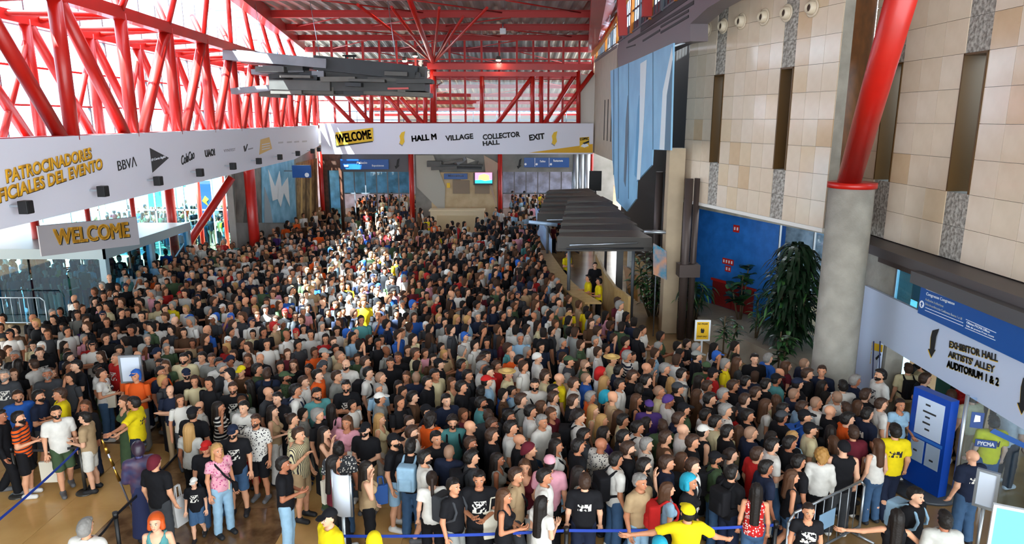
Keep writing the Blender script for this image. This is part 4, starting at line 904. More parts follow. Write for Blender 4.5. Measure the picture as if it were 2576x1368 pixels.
# fire signs on the blue wall
for i, (px, py, ww, hh) in enumerate(((1853, 575, .26, .24), (1832, 658, .5, .2), (1832, 676, .24, .2))):
    v = P(px, py, line=bl); s_ = (v-Vector((BL0.x, BL0.y, 0))); s_.z = 0; s_ = s_.length
    f = prism('fire_sign', [bq(s_-ww/2, v.z-hh/2, .002), bq(s_+ww/2, v.z-hh/2, .002), bq(s_+ww/2, v.z+hh/2, .002), bq(s_-ww/2, v.z+hh/2, .002)], BN*.02, M('fire_red', '#c3201c', .5))
    tag(f, ('small square red fire sign high on the blue wall', 'wide red fire sign above the red doors', 'lower red fire sign directly above the red doors')[i], 'sign')
    for k in range(2 if i != 1 else 4): flat('pictogram', rect2(-ww/2+.04+k*.12, -.05, -ww/2+.1+k*.12, .05), bq(s_, v.z, .023), BDn, (0, 0, 1), WPRINT, f, .003)
# ---------------------------------------------------------------- big hanging sculpture
bsx = empty('hanging_sculpture', P(830, 190, Y=28)); tag(bsx, 'large grey hanging sculpture of layered metal beams under the roof', 'sculpture')
S = lambda x, y, Y=28: P(x, y, Y=Y)
parts = [((572, 140), (828, 162), 27.2, .9, .34, 4), ((590, 131), (850, 157), 27.6, .5, .16, 4), ((620, 150), (1048, 185), 28.3, 1.2, .32, 1), ((800, 160), (1050, 186), 27.6, 1.3, .52, 3),
         ((640, 182), (770, 176), 27.4, .7, .18, 4), ((700, 190), (1060, 195), 28.0, 1.6, .3, 1), ((690, 214), (840, 218), 27.3, 1.2, .36, 0), ((760, 222), (900, 224), 27.9, 1.4, .42, 3), ((830, 214), (1075, 214), 27.8, 1.7, .5, 1),
         ((588, 230), (690, 221), 27.2, .6, .22, 4), ((670, 234), (900, 238), 28.2, 1.0, .12, 2), ((900, 232), (1085, 240), 27.6, 1.1, .16, 2), ((930, 200), (1090, 206), 27.3, .8, .12, 0), ((1000, 180), (1072, 186), 28.4, .8, .5, 0), ((740, 198), (800, 200), 27.0, .3, .3, 3), ((785, 186), (815, 186), 26.95, .1, .22, 4), ((1000, 228), (1020, 229), 26.9, .06, .08, 2)]
for a, b, Yd, wd, ht, m in parts: beam('beam', S(*a, Yd), S(*b, Yd), wd, ht, SG[m], bsx)
_rs = random.Random(3)
for k in range(34):
    x0 = _rs.uniform(650, 1020); L_ = _rs.uniform(20, 90); t_ = (x0-600)/480; yc = _rs.choice((168+.03*(x0-700)+8, 190, 205, 218, 230)) + _rs.uniform(-5, 5)
    Yd = _rs.uniform(26.9, 28.4); beam('beam', S(x0, yc, Yd), S(min(x0+L_, 1088), yc+_rs.uniform(-1, 3), Yd), _rs.uniform(.3, 1.0), _rs.uniform(.08, .3), SG[_rs.randrange(5)], bsx)
red_ = beam('red_bar', S(975, 223, 26.85), S(1028, 222, 26.85), .04, .07, RED, bsx)
for a, b in (((868, 142), (895, 142)), ((862, 140), (896, 140))): beam('bracket', S(*a), S(*b), .1, .05, INK, bsx)
for x in (870, 890): beam('bracket', S(x, 142), S(x, 158), .05, .05, INK, bsx)
for x, y in ((668, 140), (806, 152), (1000, 178)): a = S(x, y); tube('cable', a, (a.x-.3, a.y, ZC), .012, STEEL, bsx, 6)
# floodlights
for i, (x, y, words) in enumerate(((1018, 152, 'left bright floodlight beside the tree column'), (1044, 140, 'tall bright floodlight beside the tree column'), (1062, 172, 'lower bright floodlight beside the tree column'), (1254, 150, 'single bright floodlight above the far red truss'))):
    p = P(x, y, Y=42.2); e = empty('floodlight', p); tag(e, words, 'lamp')
    revolve('housing', [(0, .2), (.1, .2), (.16, .02), (.17, -.02)], GREYM, e, p, 18)
    revolve('lens', [(0, -.1), (.1, -.08), (.15, -.02)], M('lamp_glow', '#fff3d6', .3, emit=20), e, p, 18)
    tube('bracket', p+Vector((0, 0, .2)), p+Vector((0, .3, .45)), .025, GREYM, e, 8)
    l = bpy.data.lights.new('flood', 'POINT'); l.energy = 12; l.color = (1, .9, .7); l.shadow_soft_size = .15
    lo = bpy.data.objects.new('flood_bulb', l); COL.objects.link(lo); lo.location = p+Vector((0, -.1, -.25)); rel(lo, e)
p = P(1265, 78, Y=36); pj = empty('ceiling_camera', p); tag(pj, 'small white device hanging on a pole from the ceiling', 'device')
tube('pole', p, (p.x, p.y, ZC), .025, STEEL, pj, 8); box('body', p+Vector((-.15, -.15, -.14)), p+Vector((.15, .15, .12)), M('device_white', '#cfcfd2', .4), pj, .03)
# ================================================================ people: shape library
def caps(p, a, b, ra, rb, ys=1.0):
    a, b = np.array(a, np.float32), np.array(b, np.float32)
    q = p - a; ba = b - a
    if ys != 1.0:
        q = q*np.array((1, ys, 1), np.float32); ba = ba*np.array((1, ys, 1), np.float32)
    h = np.clip((q @ ba)/max(float(ba @ ba), 1e-9), 0, 1)
    return np.linalg.norm(q - h[:, None]*ba, axis=1) - (ra + (rb-ra)*h)
def ell(p, c, r):
    r = np.array(r, np.float32); q = (p-np.array(c, np.float32))/r
    k = np.linalg.norm(q, axis=1); return (k-1)*r.min()
def smin(a, b, k=.03):
    h = np.clip(.5+.5*(b-a)/k, 0, 1); return b*(1-h)+a*h - k*h*(1-h)
def smu(ds, k=.03):
    d = ds[0]
    for e in ds[1:]: d = smin(d, e, k)
    return d
def surfnet(fn, lo, hi, h):
    lo, hi = np.array(lo, np.float32), np.array(hi, np.float32)
    n = np.ceil((hi-lo)/h).astype(int)+1
    ax = [lo[i]+h*np.arange(n[i], dtype=np.float32) for i in range(3)]
    g = np.stack(np.meshgrid(*ax, indexing='ij'), -1).reshape(-1, 3)
    f = fn(g).reshape(n).astype(np.float32); ins = f < 0
    cs = np.zeros(n-1, int)
    C = [(i, j, k) for i in (0, 1) for j in (0, 1) for k in (0, 1)]
    for i, j, k in C: cs += ins[i:n[0]-1+i, j:n[1]-1+j, k:n[2]-1+k]
    act = (cs > 0) & (cs < 8); ci = np.argwhere(act); idx = np.full(n-1, -1, np.int64); idx[act] = np.arange(len(ci))
    acc = np.zeros((len(ci), 3), np.float32); cnt = np.zeros(len(ci), np.float32)
    for a in C:
        for ax_ in range(3):
            if a[ax_]: continue
            b = list(a); b[ax_] = 1
            fa = f[ci[:, 0]+a[0], ci[:, 1]+a[1], ci[:, 2]+a[2]]; fb = f[ci[:, 0]+b[0], ci[:, 1]+b[1], ci[:, 2]+b[2]]
            m = (fa < 0) != (fb < 0); t = np.where(m, fa/np.where(m, fa-fb, 1), 0)
            pos = np.array(a, np.float32)+t[:, None]*(np.array(b)-np.array(a)); acc[m] += pos[m]; cnt[m] += 1
    V = lo + h*(ci+acc/np.maximum(cnt, 1)[:, None]); Q = []
    for ax_ in range(3):
        u, v = (ax_+1) % 3, (ax_+2) % 3
        s0 = [slice(1, -1)]*3; s1 = [slice(1, -1)]*3; s0[ax_] = slice(0, -1); s1[ax_] = slice(1, None)
        A, B = ins[tuple(s0)], ins[tuple(s1)]
        e = np.argwhere(A != B)
        if not len(e): continue
        fl = A[e[:, 0], e[:, 1], e[:, 2]]; off = np.ones(3, int); off[ax_] = 0; e = e+off
        def cell(du, dv):
            c = e.copy(); c[:, u] += du; c[:, v] += dv; return idx[c[:, 0], c[:, 1], c[:, 2]]
        q = np.stack([cell(-1, -1), cell(0, -1), cell(0, 0), cell(-1, 0)], 1)
        q[~fl] = q[~fl][:, ::-1]; Q.append(q)
    Q = np.concatenate(Q); Q = Q[(Q >= 0).all(1)]
    return V, Q
def merge(parts):
    V = []; Q = []; mi = []; n = 0
    for v, q, m in parts:
        V.append(v); Q.append(q+n); mi.append(np.full(len(q), m)); n += len(v)
    return np.concatenate(V), np.concatenate(Q), np.concatenate(mi)
def uvball(c, r, nu=8, nv=6):
    V = []; Q = []
    for j in range(nv+1):
        th = math.pi*j/nv
        for i in range(nu):
            ph = 2*math.pi*i/nu; V.append((c[0]+r[0]*math.sin(th)*math.cos(ph), c[1]+r[1]*math.sin(th)*math.sin(ph), c[2]+r[2]*math.cos(th)))
    for j in range(nv):
        for i in range(nu): Q.append((j*nu+i, (j+1)*nu+i, (j+1)*nu+(i+1) % nu, j*nu+(i+1) % nu))
    return np.array(V, np.float32), np.array(Q)
# ---- joints, metres, person 1.75 m tall, facing +y, right hand at +x
POSES = {  # (right elbow, right wrist, left elbow, left wrist)
    'down': ((.235, -.03, 1.13), (.25, .05, .89), (-.235, -.03, 1.13), (-.25, .05, .89)),
    'phone': ((.225, .0, 1.13), (.09, .25, 1.17), (-.225, .0, 1.13), (-.07, .24, 1.12)),
    'cross': ((.245, .06, 1.13), (-.06, .21, 1.17), (-.245, .06, 1.15), (.07, .22, 1.22)),
    'chin': ((.19, .14, 1.16), (.06, .16, 1.46), (-.23, .05, 1.13), (.06, .22, 1.12)),
    'strap': ((.25, .0, 1.14), (.13, .17, 1.32), (-.235, -.03, 1.13), (-.25, .05, .89)),
    'point': ((.235, -.03, 1.13), (.25, .05, .89), (-.44, .06, 1.34), (-.7, .12, 1.36)),
    'pointr': ((.44, .06, 1.34), (.7, .12, 1.36), (-.235, -.03, 1.13), (-.25, .05, .89)),
    'wide': ((.4, .06, 1.22), (.6, .18, 1.1), (-.44, .06, 1.3), (-.7, .1, 1.25)),
    'ear': ((.26, .08, 1.2), (.12, .08, 1.5), (-.235, -.03, 1.13), (-.23, .08, .9)),
    'hold': ((.235, -.03, 1.13), (.25, .06, .89), (-.23, .02, 1.14), (-.2, .25, 1.05)),
}
def torso_prims(p, fem, inf=0.0, ys=1.45):
    if fem:
        L = [caps(p, (0, -.01, .93), (0, -.01, 1.0), .165+inf, .155+inf, ys*.92), caps(p, (0, 0, 1.0), (0, .0, 1.14), .152+inf, .122+inf, ys),
             caps(p, (0, 0, 1.14), (0, 0, 1.34), .122+inf, .142+inf, ys), caps(p, (-.12, -.01, 1.415), (.12, -.01, 1.415), .052+inf, .052+inf),
             ell(p, (.07, .085, 1.27), (.068+inf, .062+inf, .068+inf)), ell(p, (-.07, .085, 1.27), (.068+inf, .062+inf, .068+inf))]
    else:
        L = [caps(p, (0, -.01, .94), (0, 0, 1.08), .152+inf, .148+inf, ys*.95), caps(p, (0, 0, 1.08), (0, 0, 1.33), .148+inf, .172+inf, ys),
             caps(p, (-.145, -.01, 1.42), (.145, -.01, 1.42), .058+inf, .058+inf)]
    return L
def sh(fem): return .165 if fem else .19
def arm_pts(pose, fem):
    re, rw, le, lw_ = POSES[pose]; k = .9 if fem else 1.0
    f = lambda q: (q[0]*k, q[1], q[2])
    return ((sh(fem), -.005, 1.42), f(re), f(rw)), ((-sh(fem), -.005, 1.42), f(le), f(lw_))
def leg_pts(stride):
    if stride: return ((.085, 0, .93), (.09, .1, .5), (.09, .12, .09)), ((-.085, 0, .93), (-.09, .02, .5), (-.095, -.2, .12))
    return ((.088, 0, .93), (.1, .015, .5), (.115, -.02, .09)), ((-.088, 0, .93), (-.1, .015, .5), (-.115, -.02, .09))
def hand_mesh():
    def fn(p):
        ds = [caps(p, (0, 0, .0), (0, 0, -.03), .024, .028), caps(p, (-.02, 0, -.04), (-.024, .004, -.085), .02, .017), caps(p, (.018, 0, -.04), (.022, .004, -.085), .02, .016)]
        d = smu(ds, .015)
        for i, (x, L) in enumerate(((-.031, .068), (-.0105, .08), (.0105, .074), (.031, .056))):
            a = (x, .002, -.085); b = (x*1.15, .016, -.085-L*.55); c = (x*1.15, .042, -.085-L*.9)
            d = smin(d, np.minimum(caps(p, a, b, .0095, .0088), caps(p, b, c, .0088, .0072)), .006)
        a, b, c = (-.032, .008, -.025), (-.058, .026, -.058), (-.056, .046, -.082)
        return smin(d, np.minimum(caps(p, a, b, .0135, .011), caps(p, b, c, .011, .0085)), .008)
    return surfnet(fn, (-.09, -.05, -.19), (.07, .08, .04), .0075)
HANDV, HANDQ = hand_mesh()
def hand_at(el, wr, side):
    el, wr = np.array(el), np.array(wr); d = wr-el; d = d/np.linalg.norm(d); z = -d
    fwd = np.array((0, 1.0, 0)) if abs(d[1]) < .75 else np.array((0, 0, 1.0))
    y = fwd - z*(fwd @ z); y /= np.linalg.norm(y)
    x = np.cross(y, z); V = HANDV.copy(); Q = HANDQ
    if side < 0: V = V*np.array((-1, 1, 1), np.float32); Q = Q[:, ::-1]
    return (V @ np.stack([x, y, z]) + wr).astype(np.float32), Q
HC = (0, .01, 1.655)
def head_fn(p):
    d = smu([ell(p, (0, -.005, 1.662), (.076, .097, .092)), ell(p, (0, .03, 1.598), (.058, .066, .068)), caps(p, (0, .055, 1.562), (0, .075, 1.556), .026, .02)], .03)
    d = smin(d, caps(p, (0, -.02, 1.44), (0, -.005, 1.57), .056, .052), .02)
    d = smin(d, caps(p, (0, .088, 1.648), (0, .116, 1.612), .009, .014), .012)
    d = smin(d, caps(p, (-.035, .082, 1.668), (.035, .082, 1.668), .012, .012), .02)
    for s in (-1, 1):
        d = smin(d, ell(p, (s*.078, -.004, 1.632), (.012, .022, .032)), .008)
        d = np.maximum(d, -(np.linalg.norm(p-np.array((s*.033, .108, 1.645)), axis=1)-.018))
    return d
HEADV, HEADQ = surfnet(head_fn, (-.11, -.13, 1.42), (.11, .15, 1.78), .0105)
SKIN = [M('skin_%d' % i, h, .5, spec=.3) for i, h in enumerate(SKINHEX)]
EYE, EYEW, LIP = M('eye_dark', '#1c120c', .25), M('eye_white', '#d8d0c8', .3), M('lips', '#9c5045', .5)
BODY = {}
def body_mesh(fem, pose, stride):
    key = (fem, pose, stride)
    if key in BODY: return BODY[key]
    ra, la = arm_pts(pose, fem); rl, ll = leg_pts(stride); k = .88 if fem else 1.0
    def fn(p):
        ds = torso_prims(p, fem, -.004)
        ds.append(caps(p, (0, -.02, 1.42), (0, -.01, 1.52), .055*k, .052*k))
        for s, e, w_ in (ra, la): ds += [caps(p, s, e, .052*k, .041*k), caps(p, e, w_, .041*k, .028*k)]
        for h_, kn, an in (rl, ll):
            ds += [caps(p, h_, kn, .086, .056), caps(p, kn, ((kn[0]+an[0])/2, (kn[1]+an[1])/2-.012, (kn[2]*.6+an[2]*.4)), .054, .056), caps(p, (an[0], (kn[1]+an[1])/2-.012, kn[2]*.6+an[2]*.4), an, .054, .036), caps(p, (an[0], an[1]-.02, an[2]-.04), (an[0]*1.05, an[1]+.13, an[2]-.055), .04, .032)]
        return smu(ds, .025)
    xs = [q[0] for a in (ra, la) for q in a]; ys_ = [q[1] for a in (ra, la) for q in a]
    V, Q = surfnet(fn, (min(xs+[-.25])-.07, min(ys_+[-.25])-.08, 0), (max(xs+[.25])+.07, max(ys_+[.18])+.1, 1.62), .021)
    parts = [(V, Q, 0), (HEADV, HEADQ, 0)]
    for (s, e, w_), sd in ((ra, 1), (la, -1)): parts.append(hand_at(e, w_, sd)+(0,))
    for s in (-1, 1):
        parts.append(uvball((s*.033, .083, 1.645), (.015, .012, .0095))+(2,)); parts.append(uvball((s*.033, .0935, 1.645), (.0065, .004, .0075), 6, 4)+(1,))
        parts.append(uvball((s*.034, .0945, 1.67), (.021, .006, .0045), 6, 4)+(1,))
    parts.append(uvball((0, .0945, 1.578), (.023, .008, .0075), 8, 4)+(3,))
    V, Q, mi = merge(parts)
    BODY[key] = fast_mesh('person_body', V, Q, True, [SKIN[0], EYE, EYEW, LIP], mi); return BODY[key]
def wrinkle(p, amp): return amp*(np.sin(p[:, 2]*43+p[:, 0]*21)*np.sin(p[:, 0]*37+p[:, 1]*29+p[:, 2]*9))
TOPS = {}
def top_mesh(fem, pose, kind):
    key = (fem, pose, kind)
    if key in TOPS: return TOPS[key]
    ra, la = arm_pts(pose, fem); k = .88 if fem else 1.0; hem = .9 if fem else .86
    if kind == 'robe': hem = .5
    def fn(p):
        inf = .014 if fem else .022
        ds = torso_prims(p, fem, inf, 1.4)
        if kind == 'robe': ds.append(caps(p, (0, 0, 1.0), (0, 0, .45), .19, .27, 1.2))
        if not fem: ds.append(caps(p, (0, .005, .86), (0, .01, 1.1), .172, .17, 1.35))
        d = smu(ds, .03)
        if kind in ('tee', 'long', 'robe'):
            for s, e, w_ in (ra, la):
                s_, e_ = np.array(s, np.float32), np.array(e, np.float32)
                a = caps(p, s, e, .066*k+.004, .062*k+.008)
                if kind == 'tee':
                    ax_ = (e_-s_)/np.linalg.norm(e_-s_); cut = (p-(s_+(e_-s_)*(.72 if not fem else .5))) @ ax_; a = np.maximum(a, cut)
                else: a = smin(a, caps(p, e, w_, .056*k, .042*k), .02)
                d = smin(d, a, .03)
        else:
            for s, e, w_ in (ra, la): d = np.maximum(d, -(caps(p, (s[0]*1.12, s[1], s[2]+.02), (s[0]*1.3, s[1], s[2]-.09), .075, .06)))
        d = d + wrinkle(p, .0045)
        d = np.maximum(d, hem-p[:, 2])
        nk = caps(p, (0, .015, 1.44), (0, .0, 1.6), .066 if kind != 'tank' else .095, .07)
        if kind == 'tank': nk = np.minimum(nk, ell(p, (0, .12, 1.42), (.085, .1, .09)))
        return np.maximum(d, -nk)
    xs = [q[0] for a in (ra, la) for q in a]; ys_ = [q[1] for a in (ra, la) for q in a]
    V, Q = surfnet(fn, (min(xs+[-.28])-.09, min(ys_+[-.24])-.09, hem-.06), (max(xs+[.28])+.09, max(ys_+[.24])+.09, 1.53), .0205)
    TOPS[key] = fast_mesh({'tee': 't_shirt', 'tank': 'tank_top', 'long': 'long_sleeve', 'robe': 'robe'}[kind], V, Q); return TOPS[key]
BOTS = {}
def bottom_mesh(fem, stride, kind):
    key = (fem, stride, kind)
    if key in BOTS: return BOTS[key]
    rl, ll = leg_pts(stride)
    def fn(p):
        ds = [caps(p, (0, -.012, .93), (0, -.005, 1.02), .172 if fem else .163, .158, 1.32)]
        low = {'long': .05, 'shorts': .52, 'skirt': .42, 'mini': .62, 'dress': .12}[kind]
        if kind in ('skirt', 'dress'): ds.append(caps(p, (0, 0, 1.0), (0, 0, low-.05), .165, .24 if kind == 'dress' else .22, 1.15))
        else:
            fl = .02 if not fem else .012; sw_ = .03 if kind == 'shorts' else fl
            for h_, kn, an in (rl, ll):
                ds += [caps(p, h_, kn, .093+fl*.5, .066+sw_)]
                if kind == 'long': ds += [caps(p, kn, an, .066+fl, .058+fl)]
        d = smu(ds, .03) + wrinkle(p, .004)
        return np.maximum(np.maximum(d, p[:, 2]-1.04), low-p[:, 2])
    V, Q = surfnet(fn, (-.3, -.34, .02), (.3, .32, 1.08), .023)
    BOTS[key] = fast_mesh({'long': 'trousers', 'shorts': 'shorts', 'mini': 'shorts', 'skirt': 'skirt', 'dress': 'long_skirt'}[kind], V, Q); return BOTS[key]
SHOE = {}
def shoe_mesh(stride, side):
    key = (stride, side)
    if key in SHOE: return SHOE[key]
    an = leg_pts(stride)[0 if side > 0 else 1][2]
    def fn(p):
        z0 = an[2]-.09
        d = smu([caps(p, (an[0], an[1]-.04, z0+.055), (an[0]*1.05, an[1]+.15, z0+.042), .052, .046), caps(p, (an[0], an[1]-.01, z0+.06), (an[0], an[1], z0+.1), .05, .048)], .02)
        return np.maximum(np.maximum(d, z0+.002-p[:, 2]), p[:, 2]-z0-.115)
    V, Q = surfnet(fn, (an[0]-.09, an[1]-.14, an[2]-.12), (an[0]+.1, an[1]+.24, an[2]+.06), .018)
    SHOE[key] = fast_mesh('shoe', V, Q); return SHOE[key]
HAIR = {}
def skull(p, inf): return smu([ell(p, (0, -.012, 1.668), (.078+inf, .098+inf, .094+inf)), ell(p, (0, -.035, 1.61), (.068+inf, .07+inf, .07+inf))], .03)
def plane(p, n, p0): return (p-np.array(p0, np.float32)) @ np.array(n, np.float32)
def hair_mesh(kind):
    if kind in HAIR: return HAIR[kind]
    nm = 'hair'; h = .0135; lo, hi = (-.2, -.24, 1.1), (.2, .2, 1.86)
    def cut_face(p, d):
        j = .007*np.sin(p[:, 0]*95+p[:, 1]*60)*np.sin(p[:, 2]*80)
        top_ = -plane(p, (0, -.22, .975), (0, .085, 1.722)); back_ = -plane(p, (0, -.97, .25), (0, .0, 1.64))
        return np.maximum(d, np.maximum(np.minimum(top_, back_)+j, 1.555-p[:, 2]))
    def cut_face2(p, d): return np.maximum(d, -plane(p, (0, -.6, .8), (0, .075, 1.716)))
    def lump(p, a=.005, f=70): return a*np.sin(p[:, 0]*f)*np.sin(p[:, 1]*f*1.1+1)*np.sin(p[:, 2]*f*.9)
    if kind == 'short': fn = lambda p: cut_face(p, smin(skull(p, .013), ell(p, (0, .02, 1.735), (.07, .085, .045)), .02)+lump(p, .007, 85))
    elif kind == 'crop': fn = lambda p: cut_face(p, skull(p, .006)+.004*0)
    elif kind == 'curly':
        fn = lambda p: cut_face2(p, smu([skull(p, .035), caps(p, (.08, -.02, 1.62), (.1, -.02, 1.48), .045, .05), caps(p, (-.08, -.02, 1.62), (-.1, -.02, 1.48), .045, .05), caps(p, (0, -.07, 1.6), (0, -.1, 1.45), .09, .09)], .03)+lump(p, .012, 60))*1.0
    elif kind in ('long', 'verylong'):
        zb = 1.3 if kind == 'long' else 1.12
        fn = lambda p: smin(cut_face2(p, skull(p, .017)), smu([caps(p, (0, -.07, 1.62), (0, -.105, zb), .085, .075, 1.35), caps(p, (.075, -.015, 1.64), (.09, -.03, zb+.08), .03, .034), caps(p, (-.075, -.015, 1.64), (-.09, -.03, zb+.08), .03, .034)], .03), .02)+.004*np.sin(p[:, 0]*120)
    elif kind == 'bun': fn = lambda p: smin(cut_face(p, skull(p, .012)), np.linalg.norm(p-np.array((0, -.115, 1.73)), axis=1)-.042, .01)
    elif kind == 'pony': fn = lambda p: smin(cut_face(p, skull(p, .012)), caps(p, (0, -.11, 1.69), (0, -.15, 1.42), .035, .025), .015)
    elif kind == 'bob': fn = lambda p: smin(cut_face2(p, skull(p, .03)), smu([caps(p, (.08, -.01, 1.66), (.088, -.0, 1.55), .035, .04), caps(p, (-.08, -.01, 1.66), (-.088, 0, 1.55), .035, .04), caps(p, (0, -.06, 1.64), (0, -.07, 1.54), .09, .085)], .02), .02)
    elif kind == 'cap':
        nm = 'cap'
        fn = lambda p: np.minimum(np.maximum(skull(p, .018), -plane(p, (0, -.12, .99), (0, .05, 1.692))), np.maximum(ell(p, (0, .125, 1.69), (.075, .085, .03)), np.maximum(p[:, 2]-1.705+.25*(p[:, 1]-.1), 1.688-.25*(p[:, 1]-.1)-p[:, 2])))
    elif kind == 'beanie': nm = 'head_scarf'; fn = lambda p: np.maximum(skull(p, .018), -plane(p, (0, -.4, .9), (0, .06, 1.69)))
    elif kind == 'hood': nm = 'hood'; fn = lambda p: cut_face2(p, smu([skull(p, .022), caps(p, (0, -.05, 1.6), (0, -.06, 1.45), .09, .1)], .03))
    elif kind == 'straw':
        nm = 'straw_hat'; lo, hi, h = (-.24, -.26, 1.62), (.24, .26, 1.84), .0145
        fn = lambda p: np.minimum(np.maximum(skull(p, .02), 1.7-p[:, 2]), np.maximum(np.hypot(p[:, 0], p[:, 1]+.005)-.19, np.abs(p[:, 2]-1.705)-.012))
    elif kind == 'beard':
        nm = 'beard'; h = .0105; lo, hi = (-.1, -.03, 1.5), (.1, .15, 1.68)
        fn = lambda p: np.maximum(np.maximum(smu([ell(p, (0, .03, 1.597), (.064, .074, .074)), caps(p, (0, .06, 1.56), (0, .08, 1.55), .032, .026)], .02), p[:, 2]-1.6-.25*np.abs(p[:, 0])-.02*(np.abs(p[:, 0]) < .03)), -ell(p, (0, .11, 1.582), (.026, .03, .009)))
        _f = fn; fn = lambda p: np.maximum(_f(p), -plane(p, (0, 1, 0), (0, .0, 0)))
    V, Q = surfnet(fn, lo, hi, h); HAIR[kind] = fast_mesh(nm, V, Q); return HAIR[kind]
PACK = {}
def pack_mesh(kind, fem=False):
    if kind in PACK: return PACK[kind]
    if kind == 'backpack':
        def fn(p):
            q = np.abs(p-np.array((0, -.235, 1.22), np.float32))-np.array((.115, .06, .18), np.float32)
            d = np.linalg.norm(np.maximum(q, 0), axis=1)+np.minimum(q.max(1), 0)-.035
            q = np.abs(p-np.array((0, -.33, 1.14), np.float32))-np.array((.08, .01, .08), np.float32)
            d = smin(d, np.linalg.norm(np.maximum(q, 0), axis=1)+np.minimum(q.max(1), 0)-.025, .012)
            for s in (-1, 1):
                pts = [(s*.1, -.18, 1.4), (s*.1, -.04, 1.49), (s*.11, .09, 1.42), (s*.12, .145, 1.3), (s*.15, .12, 1.18), (s*.17, -.02, 1.1), (s*.13, -.2, 1.08)]
                for a, b in zip(pts[:-1], pts[1:]): d = np.minimum(d, caps(p, a, b, .022, .022))
            return d
        V, Q = surfnet(fn, (-.24, -.42, .98), (.24, .2, 1.55), .0175)
    else:  # strap across the chest
        def fn(p):
            pts = [(.13, -.12, 1.36), (.12, -.02, 1.49), (.08, .11, 1.38), (0, .175, 1.22), (-.12, .15, 1.06), (-.2, .03, .97)]
            d = np.full(len(p), 9., np.float32)
            for a, b in zip(pts[:-1], pts[1:]): d = np.minimum(d, caps(p, a, b, .02, .02))
            q = np.abs(p-np.array((-.22, .02, .88), np.float32))-np.array((.02, .08, .07), np.float32)
            return np.minimum(d, np.linalg.norm(np.maximum(q, 0), axis=1)+np.minimum(q.max(1), 0)-.02)
        V, Q = surfnet(fn, (-.3, -.2, .74), (.2, .24, 1.55), .0175)
    PACK[kind] = fast_mesh('backpack' if kind == 'backpack' else 'shoulder_bag', V, Q); return PACK[kind]
